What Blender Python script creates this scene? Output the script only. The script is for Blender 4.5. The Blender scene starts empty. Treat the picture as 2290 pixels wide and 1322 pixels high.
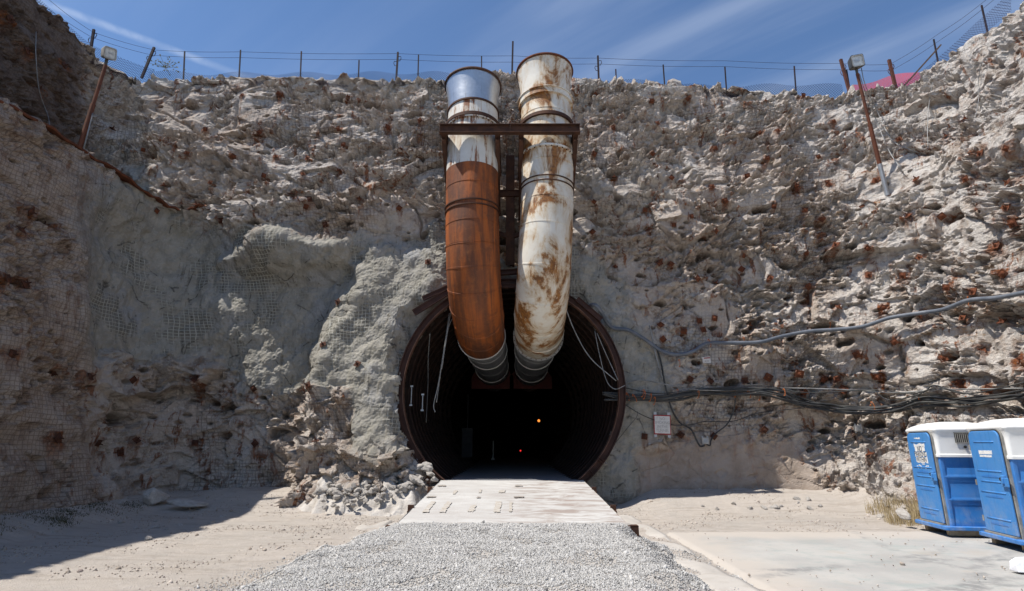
import bpy, math, random
import numpy as np
from mathutils import Vector, Matrix

# ------------------------------------------------------------------ camera, sky, sun, exposure
W, H = 2290.0, 1322.0            # size of the photograph
FPX = 1270.0                     # focal length in photo pixels
PITCH = math.radians(14.7)
CAMH = 1.84
SP, CP = math.sin(PITCH), math.cos(PITCH)
scene = bpy.context.scene
col = scene.collection
cd = bpy.data.cameras.new("camera"); cam = bpy.data.objects.new("camera", cd); col.objects.link(cam)
cam.location = (0, 0, CAMH); cam.rotation_euler = (math.pi/2 + PITCH, 0, 0)
cd.sensor_fit = 'HORIZONTAL'; cd.sensor_width = 36.0; cd.lens = 36.0*FPX/W
cd.clip_start = 0.1; cd.clip_end = 3000
scene.camera = cam

SUN = Vector((-0.53, -0.16, 1.0)).normalized()
SUN_EL = math.asin(SUN.z); SUN_ROT = math.atan2(SUN.x, SUN.y)
w = bpy.data.worlds.new("World"); scene.world = w; w.use_nodes = True
nt = w.node_tree; nt.nodes.clear()
def wn(t, **k):
    n = nt.nodes.new(t)
    for a, b in k.items(): setattr(n, a, b)
    return n
sky = wn('ShaderNodeTexSky', sky_type='NISHITA'); sky.sun_disc = False
sky.sun_elevation = SUN_EL; sky.sun_rotation = SUN_ROT; sky.altitude = 1500
sky.air_density = 1.0; sky.dust_density = 0.3; sky.ozone_density = 3.0
geo = wn('ShaderNodeTexCoord')
def wmath(op, a, b=None, clamp=False):
    n = wn('ShaderNodeMath', operation=op); n.use_clamp = clamp
    for i, v in enumerate((a, b)):
        if v is None: continue
        if isinstance(v, (int, float)): n.inputs[i].default_value = v
        else: nt.links.new(v, n.inputs[i])
    return n.outputs[0]
def wdot(vec):
    n = wn('ShaderNodeVectorMath', operation='DOT_PRODUCT'); nt.links.new(geo.outputs['Generated'], n.inputs[0])
    n.inputs[1].default_value = vec; return n.outputs['Value']
def wmap(v, a, b, c, d):
    n = wn('ShaderNodeMapRange', interpolation_type='SMOOTHSTEP'); nt.links.new(v, n.inputs[0])
    for i, x in enumerate((a, b, c, d)): n.inputs[i+1].default_value = x
    return n.outputs[0]
# high cirrus: noise on the cloud plane (direction divided by its height), stretched into streaks
dz = wmath('MAXIMUM', wdot((0, 0, 1)), 0.08)
cx_, cy_ = wmath('DIVIDE', wdot((1, 0, 0)), dz), wmath('DIVIDE', wdot((0, 1, 0)), dz)
ang = math.radians(-40)
along = wmath('ADD', wmath('MULTIPLY', cx_, math.cos(ang)), wmath('MULTIPLY', cy_, math.sin(ang)))
acro = wmath('SUBTRACT', wmath('MULTIPLY', cy_, math.cos(ang)), wmath('MULTIPLY', cx_, math.sin(ang)))
cv = wn('ShaderNodeCombineXYZ'); nt.links.new(wmath('MULTIPLY', along, 0.35), cv.inputs[0]); nt.links.new(wmath('MULTIPLY', acro, 2.6), cv.inputs[1])
nz = wn('ShaderNodeTexNoise'); nz.inputs['Scale'].default_value = 1.5; nz.inputs['Detail'].default_value = 5; nz.inputs['Roughness'].default_value = 0.5
nt.links.new(cv.outputs[0], nz.inputs['Vector'])
cv2 = wn('ShaderNodeCombineXYZ'); nt.links.new(cx_, cv2.inputs[0]); nt.links.new(cy_, cv2.inputs[1])
nz2 = wn('ShaderNodeTexNoise'); nz2.inputs['Scale'].default_value = 0.9; nz2.inputs['Detail'].default_value = 3
nt.links.new(cv2.outputs[0], nz2.inputs['Vector'])
cloud = wmath('MULTIPLY', wmap(nz.outputs['Fac'], 0.36, 0.78, 0, 0.33), wmath('MULTIPLY', wmap(nz2.outputs['Fac'], 0.35, 0.62, 0.25, 1.0), wmap(cx_, -0.75, 0.7, 0.28, 1.0)))
CLOUD_OUT = cloud
def raydir(px, py):
    cx, cy = (px-W/2)/FPX, (H/2-py)/FPX
    return Vector((cx, CP - cy*SP, SP + cy*CP))
# the contrail is a straight band across the sky: a great circle through two directions
d1, d2 = raydir(95, 5).normalized(), raydir(510, 158).normalized()
nrm = d1.cross(d2).normalized(); mid = (d1+d2).normalized()
tn_ = (d2-d1).normalized()
band = wmap(wmath('ABSOLUTE', wdot(tuple(nrm))), 0.0005, 0.0075, 0.2, 0.0)
ends = wmath('MULTIPLY', wmap(wdot(tuple(tn_)), 0.08, 0.19, 1.0, 0.0), wmap(wdot(tuple(tn_)), -0.40, -0.2, 0.0, 1.0))
nz3 = wn('ShaderNodeTexNoise'); nz3.inputs['Scale'].default_value = 60; nz3.inputs['Detail'].default_value = 4
nt.links.new(geo.outputs['Generated'], nz3.inputs['Vector'])
trail = wmath('MULTIPLY', wmath('MULTIPLY', band, ends), wmap(nz3.outputs['Fac'], 0.3, 0.65, 0.45, 1.0))
fac = wmath('ADD', cloud, trail, clamp=True)
mixc = wn('ShaderNodeMixRGB'); hs = wn('ShaderNodeHueSaturation'); hs.inputs['Saturation'].default_value = 1.06; hs.inputs['Value'].default_value = 0.98
nt.links.new(sky.outputs[0], hs.inputs['Color'])
nt.links.new(fac, mixc.inputs[0]); nt.links.new(hs.outputs[0], mixc.inputs[1])
mixc.inputs[2].default_value = (5.6, 6.1, 7.0, 1)
bg = wn('ShaderNodeBackground'); bg.inputs['Strength'].default_value = 0.135
nt.links.new(mixc.outputs[0], bg.inputs['Color'])
wo = wn('ShaderNodeOutputWorld'); nt.links.new(bg.outputs[0], wo.inputs['Surface'])

sl = bpy.data.lights.new("sun", 'SUN'); sl.energy = 4.7; sl.angle = math.radians(0.5); sl.color = (1.0, 0.945, 0.87)
so = bpy.data.objects.new("sun", sl); col.objects.link(so); so.location = (-20, 0, 60)
so.rotation_euler = (-SUN).to_track_quat('-Z', 'Y').to_euler()
scene.view_settings.view_transform = 'Standard'; scene.view_settings.look = 'None'
scene.view_settings.exposure = 0.36; scene.view_settings.gamma = 1.0
scene.render.engine = 'CYCLES'

# ------------------------------------------------------------------ helpers: points
rng = random.Random(7)
nrng = np.random.default_rng(11)
def at(px, py, Y):
    d = raydir(px, py); t = Y/d.y
    return Vector((d.x*t, Y, CAMH + d.z*t))
def atz(px, py, z):
    d = raydir(px, py); t = (z-CAMH)/d.z
    return Vector((d.x*t, d.y*t, z))
def atx(px, py, X):
    d = raydir(px, py); t = X/d.x
    return Vector((X, d.y*t, CAMH + d.z*t))
def project(x, y, z):
    dzz = z - CAMH
    dep = np.maximum(y*CP + dzz*SP, 0.05); up = -y*SP + dzz*CP
    return W/2 + FPX*x/dep, H/2 - FPX*up/dep, y*CP + dzz*SP

# ------------------------------------------------------------------ helpers: objects
def tag(o, label=None, cat=None, group=None, kind=None):
    if label: o['label'] = label
    if cat: o['category'] = cat
    if group: o['group'] = group
    if kind: o['kind'] = kind
    return o
def thing(name, label, cat, loc=(0, 0, 0), rz=0.0, group=None):
    o = bpy.data.objects.new(name, None); col.objects.link(o)
    o.location = loc; o.rotation_euler = (0, 0, rz); o.empty_display_size = 0.2
    return tag(o, label, cat, group)
class MB:
    def __init__(s): s.v = []; s.f = []; s.uv = []
    def add(s, vs, fs, uvs=None):
        b = len(s.v); s.v += [tuple(v) for v in vs]; s.f += [tuple(i+b for i in f) for f in fs]
        s.uv += list(uvs) if uvs is not None else [(0, 0)]*len(vs)
    def box(s, c, size, R=None):
        hx, hy, hz = size[0]/2, size[1]/2, size[2]/2
        vs = [Vector((x, y, z)) for x in (-hx, hx) for y in (-hy, hy) for z in (-hz, hz)]
        if R is not None: vs = [R @ v for v in vs]
        c = Vector(c)
        s.add([v+c for v in vs], [(0, 1, 3, 2), (4, 6, 7, 5), (0, 4, 5, 1), (2, 3, 7, 6), (0, 2, 6, 4), (1, 5, 7, 3)])
    def bar(s, a, b, wd, ht, up=(0, 0, 1)):
        a, b = Vector(a), Vector(b); t = (b-a); L = t.length; t.normalize()
        u = Vector(up); sd = t.cross(u)
        if sd.length < 1e-4: sd = t.cross(Vector((0, 1, 0)))
        sd.normalize(); u = sd.cross(t)
        R = Matrix((t, sd, u)).transposed()
        s.box((a+b)/2, (L, wd, ht), R)
    def ibeam(s, a, b, ht, wd, th=0.02, up=(0, 0, 1)):
        a, b = Vector(a), Vector(b); t = (b-a).normalized(); u = Vector(up)
        sd = t.cross(u).normalized(); u = sd.cross(t)
        for k in (1, -1): s.bar(a+u*k*(ht/2-th/2), b+u*k*(ht/2-th/2), wd, th, u)
        s.bar(a, b, th, ht-2*th, u)
    def tube(s, pts, r, n=8, caps=True, ref=(1, 0, 0)):
        pts = [Vector(p) for p in pts]; N = len(pts)
        rs = r if isinstance(r, (list, tuple)) else [r]*N
        vs, uvs, fs = [], [], []
        prev = None; L = 0
        for i, p in enumerate(pts):
            t = (pts[min(i+1, N-1)] - pts[max(i-1, 0)])
            if t.length < 1e-9: t = Vector((0, 0, 1))
            t.normalize()
            q = prev if prev is not None else Vector(ref)
            a = q - t*q.dot(t)
            if a.length < 1e-3:
                a = Vector((0, 1, 0)) - t*t.y
            a.normalize(); prev = a; b = t.cross(a)
            if i: L += (p-pts[i-1]).length
            for k in range(n):
                th = 2*math.pi*k/n
                vs.append(p + (a*math.cos(th)+b*math.sin(th))*rs[i]); uvs.append((k/n, L))
        for i in range(N-1):
            for k in range(n):
                k2 = (k+1) % n
                fs.append((i*n+k, i*n+k2, (i+1)*n+k2, (i+1)*n+k))
        if caps: fs.append(tuple(range(n-1, -1, -1))); fs.append(tuple((N-1)*n+k for k in range(n)))
        s.add(vs, fs, uvs)
    def loft(s, rings, cap0=True, cap1=True):
        n = len(rings[0]); vs = [v for r in rings for v in r]; fs = []
        for i in range(len(rings)-1):
            for k in range(n):
                k2 = (k+1) % n; fs.append((i*n+k, i*n+k2, (i+1)*n+k2, (i+1)*n+k))
        if cap0: fs.append(tuple(range(n-1, -1, -1)))
        if cap1: fs.append(tuple((len(rings)-1)*n+k for k in range(n)))
        s.add(vs, fs)
    def prism(s, poly, f0, f1):
        """poly: list of 2D points; f0/f1 map a 2D point to 3D for both sides"""
        n = len(poly); vs = [f0(p) for p in poly]+[f1(p) for p in poly]
        fs = [tuple(range(n-1, -1, -1)), tuple(range(n, 2*n))]+[(k, (k+1) % n, n+(k+1) % n, n+k) for k in range(n)]
        s.add(vs, fs)
    def build(s, name, mat, parent=None, smooth=False, bevel=0, origin=None):
        vs = s.v
        if origin is not None:
            vs = [(v[0]-origin[0], v[1]-origin[1], v[2]-origin[2]) for v in vs]
        me = bpy.data.meshes.new(name); me.from_pydata(vs, [], s.f); me.validate()
        uvl = me.uv_layers.new(name='UVMap')
        li = np.zeros(len(me.loops), dtype=np.int32); me.loops.foreach_get('vertex_index', li)
        uvl.data.foreach_set('uv', np.array(s.uv, dtype=np.float32)[li].ravel())
        if smooth:
            me.polygons.foreach_set('use_smooth', [True]*len(me.polygons))
            if smooth == 'auto':
                try: me.set_sharp_from_angle(angle=math.radians(35))
                except Exception: pass
        me.materials.append(mat)
        o = bpy.data.objects.new(name, me); col.objects.link(o)
        if origin is not None: o.location = origin
        if parent: o.parent = parent
        if bevel:
            m = o.modifiers.new('bevel', 'BEVEL'); m.width = bevel; m.segments = 2; m.limit_method = 'ANGLE'; m.angle_limit = math.radians(40)
        return o
def frame_pts(c, r, axis, n=32, a0=0, a1=2*math.pi):
    """circle points round c, axis unit vector"""
    ax = Vector(axis).normalized(); a = Vector((1, 0, 0)) - ax*ax.x
    if a.length < 1e-3: a = Vector((0, 1, 0))
    a.normalize(); b = ax.cross(a)
    return [Vector(c)+(a*math.cos(t)+b*math.sin(t))*r for t in [a0+(a1-a0)*k/n for k in range(n+1)]]
def text_mesh(txt, size, ext=0.001):
    cu = bpy.data.curves.new('txt', 'FONT'); cu.body = txt; cu.size = size; cu.extrude = ext
    cu.align_x = 'CENTER'; cu.align_y = 'CENTER'
    o = bpy.data.objects.new('txt', cu); col.objects.link(o)
    dg = bpy.context.evaluated_depsgraph_get(); dg.update()
    me = bpy.data.meshes.new_from_object(o.evaluated_get(dg))
    bpy.data.objects.remove(o); bpy.data.curves.remove(cu)
    return me

# ------------------------------------------------------------------ helpers: materials
class NT:
    def __init__(s, name, rough=0.8, metal=0.0, spec=0.3):
        s.m = bpy.data.materials.new(name); s.m.use_nodes = True; s.t = s.m.node_tree
        s.b = s.t.nodes['Principled BSDF']; s.b.inputs['Roughness'].default_value = rough
        s.b.inputs['Metallic'].default_value = metal
        s.b.inputs['Specular IOR Level'].default_value = spec
        s.tc = s.t.nodes.new('ShaderNodeTexCoord')
    def link(s, a, b): s.t.links.new(a, b)
    def put(s, v, sock):
        if v is None: return
        if hasattr(v, 'is_output'): s.link(v, sock)
        elif isinstance(v, tuple) and len(v) == 3 and sock.type == 'RGBA': sock.default_value = (*v, 1)
        else: sock.default_value = v
    def coords(s, kind='Object', scale=(1, 1, 1), rot=(0, 0, 0)):
        n = s.t.nodes.new('ShaderNodeMapping'); s.link(s.tc.outputs[kind], n.inputs[0])
        n.inputs['Scale'].default_value = scale; n.inputs['Rotation'].default_value = rot
        return n.outputs[0]
    def noise(s, vec, scale, detail=4, rough=0.55, dist=0.0):
        n = s.t.nodes.new('ShaderNodeTexNoise'); s.link(vec, n.inputs['Vector'])
        n.inputs['Scale'].default_value = scale; n.inputs['Detail'].default_value = detail
        n.inputs['Roughness'].default_value = rough; n.inputs['Distortion'].default_value = dist
        return n.outputs['Fac']
    def voro(s, vec, scale, feature='F1', out='Distance'):
        n = s.t.nodes.new('ShaderNodeTexVoronoi'); n.feature = feature; s.link(vec, n.inputs['Vector'])
        n.inputs['Scale'].default_value = scale; return n.outputs[out]
    def rng(s, v, a, b, c=0.0, d=1.0):
        n = s.t.nodes.new('ShaderNodeMapRange'); n.interpolation_type = 'SMOOTHSTEP'; s.link(v, n.inputs[0])
        for i, x in enumerate((a, b, c, d)): n.inputs[i+1].default_value = x
        return n.outputs[0]
    def math(s, op, a, b=None, clamp=False):
        n = s.t.nodes.new('ShaderNodeMath'); n.operation = op; n.use_clamp = clamp
        s.put(a, n.inputs[0]); s.put(b, n.inputs[1]); return n.outputs[0]
    def mix(s, f, a, b):
        n = s.t.nodes.new('ShaderNodeMixRGB'); s.put(f, n.inputs[0]); s.put(a, n.inputs[1]); s.put(b, n.inputs[2]); return n.outputs[0]
    def attr(s, name):
        n = s.t.nodes.new('ShaderNodeAttribute'); n.attribute_name = name; return n.outputs['Fac']
    def sep(s, vec):
        n = s.t.nodes.new('ShaderNodeSeparateXYZ'); s.link(vec, n.inputs[0]); return n.outputs
    def bump(s, h, strength=0.5, dist=0.02, prev=None):
        n = s.t.nodes.new('ShaderNodeBump'); n.inputs['Strength'].default_value = strength; n.inputs['Distance'].default_value = dist
        s.link(h, n.inputs['Height'])
        if prev is not None: s.link(prev, n.inputs['Normal'])
        s.link(n.outputs[0], s.b.inputs['Normal']); return n.outputs[0]
    def color(s, c): s.put(c, s.b.inputs['Base Color']); return s
def plain(name, c1, c2=None, rough=0.6, metal=0.0, scale=6, spec=0.3, bump=0.0, amount=1.0):
    t = NT(name, rough, metal, spec); v = t.coords()
    n = t.noise(v, scale, 5, 0.6)
    t.color(t.mix(t.rng(n, 0.35, 0.7, 0, amount), c1, c2 or tuple(x*0.7 for x in c1)))
    if bump: t.bump(t.noise(v, scale*6, 4), bump, 0.01)
    return t.m
M = {}
M['rust_steel'] = plain('rust_steel', (0.055, 0.028, 0.02), (0.10, 0.045, 0.025), 0.75, 0.2, 4, bump=0.3)
M['rib_edge'] = plain('rib_edge', (0.16, 0.09, 0.065), (0.08, 0.04, 0.03), 0.6, 0.2, 2)
M['rib_dark'] = plain('rib_dark', (0.022, 0.012, 0.009), (0.04, 0.02, 0.014), 0.7, 0.2, 3)  # same rib steel, darker: the gloom of the bore put into the colour
M['rib_steel'] = plain('rib_steel', (0.042, 0.02, 0.016), (0.075, 0.034, 0.024), 0.6, 0.3, 3, bump=0.2)
M['bolt_rust'] = plain('bolt_rust', (0.15, 0.048, 0.02), (0.07, 0.026, 0.015), 0.9, 0, 5, bump=0.4)
M['bolt_dark'] = plain('bolt_dark', (0.055, 0.024, 0.015), (0.10, 0.035, 0.018), 0.9, 0, 5, bump=0.4)
M['black_rubber'] = plain('black_rubber', (0.03, 0.031, 0.033), (0.075, 0.075, 0.07), 0.55, 0, 3)
M['grey_hose'] = plain('grey_hose', (0.10, 0.115, 0.14), (0.16, 0.175, 0.2), 0.45, 0, 3)
M['grey_wire'] = plain('grey_wire', (0.32, 0.32, 0.31), (0.16, 0.16, 0.155), 0.5, 0.3, 3)
M['orange_tie'] = plain('orange_tie', (0.50, 0.14, 0.03), (0.30, 0.09, 0.03), 0.6, 0, 5)
M['galv'] = plain('galv', (0.42, 0.44, 0.46), (0.30, 0.31, 0.32), 0.42, 0.5, 3)
M['fence_dark'] = plain('fence_dark', (0.028, 0.024, 0.028), (0.05, 0.03, 0.03), 0.7, 0.2, 3)
M['fence_rust'] = plain('fence_rust', (0.13, 0.045, 0.028), (0.07, 0.03, 0.02), 0.8, 0, 3)
M['pole_rust'] = plain('pole_rust', (0.15, 0.05, 0.025), (0.09, 0.035, 0.02), 0.75, 0, 3, bump=0.2)  # rust, made darker in place of the shade missing on the left pole
M['band_metal'] = plain('band_metal', (0.62, 0.62, 0.60), (0.5, 0.5, 0.49), 0.4, 0.3, 5)
M['lamp_metal'] = plain('lamp_metal', (0.42, 0.41, 0.38), (0.33, 0.32, 0.3), 0.5, 0.2, 5)
M['lamp_dark'] = plain('lamp_dark', (0.10, 0.095, 0.08), (0.07, 0.065, 0.06), 0.5, 0.2, 5)
M['glass'] = plain('glass', (0.62, 0.64, 0.62), (0.42, 0.44, 0.44), 0.2, 0, 9, 0.6)
def dusty_plastic(name, a, b):
    t = NT(name, 0.45, 0, 0.4); v = t.coords(); z = t.sep(v)[2]
    c = t.mix(t.rng(t.noise(v, 2.0, 4), .35, .7), a, b)
    d = t.math('MULTIPLY', t.rng(z, 0.95, 0.15, 0.08, 0.38), t.rng(t.noise(v, 5, 6, .7), .4, .68))
    c = t.mix(d, c, (0.36, 0.36, 0.36))
    sc = t.noise(t.coords('Object', (1.2, 1.2, 9), (0.5, 0.3, 0)), 3.0, 6, .75, .5); c = t.mix(t.rng(sc, .62, .7, 0, .35), c, (0.30, 0.38, 0.48))
    c = t.mix(t.rng(t.noise(t.coords('Object', (8, 8, .7)), 1.5, 4), .55, .72, 0, .35), c, tuple(x*.55 for x in a))
    t.color(c); t.link(t.rng(t.noise(v, 9, 4), .3, .7, .32, .6), t.b.inputs['Roughness']); t.bump(t.noise(v, 1.6, 3), .25, .03); return t.m


M['white_plastic'] = plain('white_plastic', (0.80, 0.80, 0.78), (0.70, 0.70, 0.68), 0.45, 0, 2.5, 0.4)
M['grey_frame'] = plain('grey_frame', (0.33, 0.32, 0.29), (0.2, 0.195, 0.18), 0.6, 0.1, 7)
M['dark_gap'] = plain('dark_gap', (0.02, 0.02, 0.022), (0.03, 0.03, 0.03), 0.8)
M['timber'] = plain('timber', (0.33, 0.27, 0.19), (0.2, 0.16, 0.11), 0.85, 0, 8)
M['plank'] = plain('plank', (0.085, 0.055, 0.04), (0.12, 0.08, 0.055), 0.85, 0, 8)
M['decal_white'] = plain('decal_white', (0.78, 0.78, 0.76), (0.6, 0.62, 0.64), 0.6, 0, 20)
M['ink'] = plain('ink', (0.03, 0.03, 0.035), (0.05, 0.05, 0.06), 0.6)
M['sign_white'] = plain('sign_white', (0.62, 0.6, 0.56), (0.5, 0.48, 0.45), 0.5, 0, 6)
M['sign_red'] = plain('sign_red', (0.30, 0.025, 0.025), (0.22, 0.03, 0.03), 0.5, 0, 6)
M['sign_letter'] = plain('sign_letter', (0.27, 0.25, 0.235), (0.42, 0.4, 0.37), 0.6, 0, 30)
M['red_paint'] = plain('red_paint', (0.11, 0.016, 0.012), (0.07, 0.014, 0.01), 0.6, 0, 5)
M['paper'] = plain('paper', (0.75, 0.76, 0.80), (0.62, 0.63, 0.68), 0.8, 0, 9)

M['blue_plastic'] = dusty_plastic('blue_plastic', (0.032, 0.175, 0.50), (0.045, 0.20, 0.52)); M['blue_door'] = dusty_plastic('blue_door', (0.045, 0.215, 0.545), (0.065, 0.24, 0.55))

# ------------------------------------------------------------------ noise in numpy
_G = np.array([(1,1,0),(-1,1,0),(1,-1,0),(-1,-1,0),(1,0,1),(-1,0,1),(1,0,-1),(-1,0,-1),(0,1,1),(0,-1,1),(0,1,-1),(0,-1,-1),(1,1,0),(-1,1,0),(0,-1,1),(0,-1,-1)], dtype=np.float32)
def _hash(ix, iy, iz, seed):
    h = (ix.astype(np.uint32)*np.uint32(374761393)) ^ (iy.astype(np.uint32)*np.uint32(668265263)) ^ (iz.astype(np.uint32)*np.uint32(2147483647)) ^ np.uint32(seed*144665 + 17)
    h = (h ^ (h >> np.uint32(13)))*np.uint32(1274126177)
    h = (h ^ (h >> np.uint32(15)))*np.uint32(2246822519)
    return h ^ (h >> np.uint32(16))
def gnoise(x, y, z, seed=0):
    x = np.asarray(x, np.float32); y = np.asarray(y, np.float32); z = np.asarray(z, np.float32)
    xi, yi, zi = np.floor(x), np.floor(y), np.floor(z)
    fx, fy, fz = x-xi, y-yi, z-zi
    xi, yi, zi = xi.astype(np.int32), yi.astype(np.int32), zi.astype(np.int32)
    u, v, w_ = (t*t*t*(t*(t*6-15)+10) for t in (fx, fy, fz))
    out = 0
    for dx in (0, 1):
        for dy in (0, 1):
            for dz_ in (0, 1):
                g = _G[_hash(xi+dx, yi+dy, zi+dz_, seed) & np.uint32(15)]
                d = g[..., 0]*(fx-dx)+g[..., 1]*(fy-dy)+g[..., 2]*(fz-dz_)
                out = out + d*(u if dx else 1-u)*(v if dy else 1-v)*(w_ if dz_ else 1-w_)
    return out
def fbm(x, y, z, octs=4, gain=0.5, seed=0):
    a, s, o = 1.0, 1.0, 0
    for k in range(octs):
        o = o + a*gnoise(x*s, y*s, z*s, seed+k*7); a *= gain; s *= 2.03
    return o
def facet(u, v, seed=0, tilt=1.0):
    """cellular blocks: each cell is a plane with its own height and tilt"""
    ui, vi = np.floor(u).astype(np.int32), np.floor(v).astype(np.int32)
    best = np.full(u.shape, 9e9, np.float32); val = np.zeros(u.shape, np.float32); sec = np.full(u.shape, 9e9, np.float32)
    z0 = np.zeros_like(ui)
    for dx in (-1, 0, 1):
        for dy in (-1, 0, 1):
            h = _hash(ui+dx, vi+dy, z0, seed)
            jx = (h & np.uint32(255)).astype(np.float32)/255; jy = ((h >> np.uint32(8)) & np.uint32(255)).astype(np.float32)/255
            hh = ((h >> np.uint32(16)) & np.uint32(255)).astype(np.float32)/255
            tx = ((h >> np.uint32(20)) & np.uint32(63)).astype(np.float32)/63-0.5; ty = ((h >> np.uint32(26)) & np.uint32(63)).astype(np.float32)/63-0.5
            ax, ay = u-(ui+dx+jx), v-(vi+dy+jy)
            d = ax*ax+ay*ay
            c = hh-0.5+tilt*(tx*ax*2+ty*ay*2)
            m = d < best
            sec = np.where(m, best, np.minimum(sec, d))
            val = np.where(m, c, val); best = np.where(m, d, best)
    return val, np.sqrt(sec)-np.sqrt(best)
def smooth(e0, e1, x):
    t = np.clip((x-e0)/(e1-e0), 0, 1); return t*t*(3-2*t)
def polysd(px, py, poly):
    """signed distance (positive inside) of points to a polygon"""
    d = np.full(px.shape, 1e9, np.float32); ins = np.zeros(px.shape, bool)
    n = len(poly)
    for i in range(n):
        (x0, y0), (x1, y1) = poly[i], poly[(i+1) % n]
        ex, ey = x1-x0, y1-y0
        t = np.clip(((px-x0)*ex+(py-y0)*ey)/(ex*ex+ey*ey+1e-9), 0, 1)
        d = np.minimum(d, (px-x0-t*ex)**2+(py-y0-t*ey)**2)
        c = ((y0 > py) != (y1 > py)) & (px < (x1-x0)*(py-y0)/((y1-y0) if y1 != y0 else 1e-9)+x0)
        ins ^= c
    d = np.sqrt(d); return np.where(ins, d, -d)

# ------------------------------------------------------------------ the cut: one sheet of rock wall on three sides, with the plateau round it
TC = Vector((-0.03, 0, 3.53)); TR = 3.50; RS = 0.885       # tunnel axis height and rock opening radius
RING_Y = 18.1
ZB = 10.2; ZT = 16.55
zs_low = np.arange(-0.6, ZB, 0.036); nb = 26
zs_up = np.arange(0, 1.0001, 1/190.0)
top_o = np.concatenate([np.linspace(0.05, 1.0, 16), np.geomspace(1.2, 90, 16)])
z_rows, xl, yb, xr, out = [], [], [], [], []
for z in zs_low:
    t = z/ZB
    z_rows.append(z); xl.append(-11.0-1.7*max(t, 0)**1.3); yb.append(18.7+0.15*t); xr.append(12.0+1.9*max(t, 0)**0.9); out.append(0)
for k in range(nb):
    t = (k+1)/nb
    z_rows.append(ZB+0.25*t); xl.append(-12.7-2.4*t); yb.append(18.85+0.15*t); xr.append(13.9+0.2*t); out.append(0)
for t in zs_up[1:]:
    z_rows.append(ZB+0.25+(ZT-ZB-0.25)*t); xl.append(-15.1-0.9*t); yb.append(19.0+1.3*t); xr.append(14.1+2.2*t); out.append(0)
for o in top_o:
    z_rows.append(ZT+0.12*min(o, 1.0)-0.02*max(o-3, 0)); xl.append(-16.0); yb.append(20.3); xr.append(16.3); out.append(o)
z_rows, xl, yb, xr, out = map(np.array, (z_rows, xl, yb, xr, out))
xl = xl-out; yb = yb+out; xr = xr+out
NR = len(z_rows)
yl = np.concatenate([np.linspace(0, 0.42, 26), np.linspace(0.42, 1, 230)[1:]])   # left and right straights, start behind the camera
na_l, na_r, n_b = 60, 120, 820
rcl, rcr = 1.3, 3.2
X, Y = [], []
Y0 = -9.0
for r in range(NR):
    a = [np.full(len(yl), xl[r]), np.linspace(math.pi, math.pi/2, na_l+2)[1:-1]]
    oo = out[r]
    xs = [np.full(len(yl), xl[r])]; ys = [Y0-oo + (yb[r]-rcl-oo-(Y0-oo))*yl]
    th = np.linspace(math.pi, math.pi/2, na_l+2)[1:-1]; R_ = rcl+oo
    xs.append(xl[r]+R_+R_*np.cos(th)); ys.append(yb[r]-R_+R_*np.sin(th))
    R2 = rcr+oo
    xs.append(np.linspace(xl[r]+R_, xr[r]-R2, n_b)); ys.append(np.full(n_b, yb[r]))
    th = np.linspace(math.pi/2, 0, na_r+2)[1:-1]
    xs.append(xr[r]-R2+R2*np.cos(th)); ys.append(yb[r]-R2+R2*np.sin(th))
    yend = yb[r]-R2
    xs.append(np.full(len(yl), xr[r])); ys.append(yend + (Y0-oo-yend)*(1-yl[::-1]))
    X.append(np.concatenate(xs)); Y.append(np.concatenate(ys))
X = np.array(X, np.float32); Y = np.array(Y, np.float32); Z = np.repeat(z_rows[:, None], X.shape[1], 1).astype(np.float32)
NC = X.shape[1]
# running wall coordinate along the plan
r_ref = int(np.searchsorted(zs_low, 5.0))
U = np.concatenate([[0], np.cumsum(np.hypot(np.diff(X[r_ref]), np.diff(Y[r_ref])))]).astype(np.float32)
UU = np.repeat(U[None, :], NR, 0)
VV = np.repeat(np.concatenate([[0], np.cumsum(np.hypot(np.hypot(np.diff(z_rows), np.diff(yb)*1.0), 0))])[:, None], NC, 1).astype(np.float32)
OO = np.repeat(out[:, None], NC, 1).astype(np.float32)
wallness = 1-smooth(0.2, 1.5, OO)
def normals(X, Y, Z):
    gu = [np.gradient(A, axis=1) for A in (X, Y, Z)]; gv = [np.gradient(A, axis=0) for A in (X, Y, Z)]
    n = np.stack([gu[1]*gv[2]-gu[2]*gv[1], gu[2]*gv[0]-gu[0]*gv[2], gu[0]*gv[1]-gu[1]*gv[0]], -1)
    n /= np.maximum(np.linalg.norm(n, axis=-1, keepdims=True), 1e-9)
    return n
PX, PY, DEP = project(X, Y, Z)
Nn = normals(X, Y, Z)
mid_r, mid_c = r_ref, len(yl)+na_l+n_b//2
if Nn[mid_r, mid_c, 1] > 0: Nn = -Nn; FLIP = True
else: FLIP = False
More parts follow.
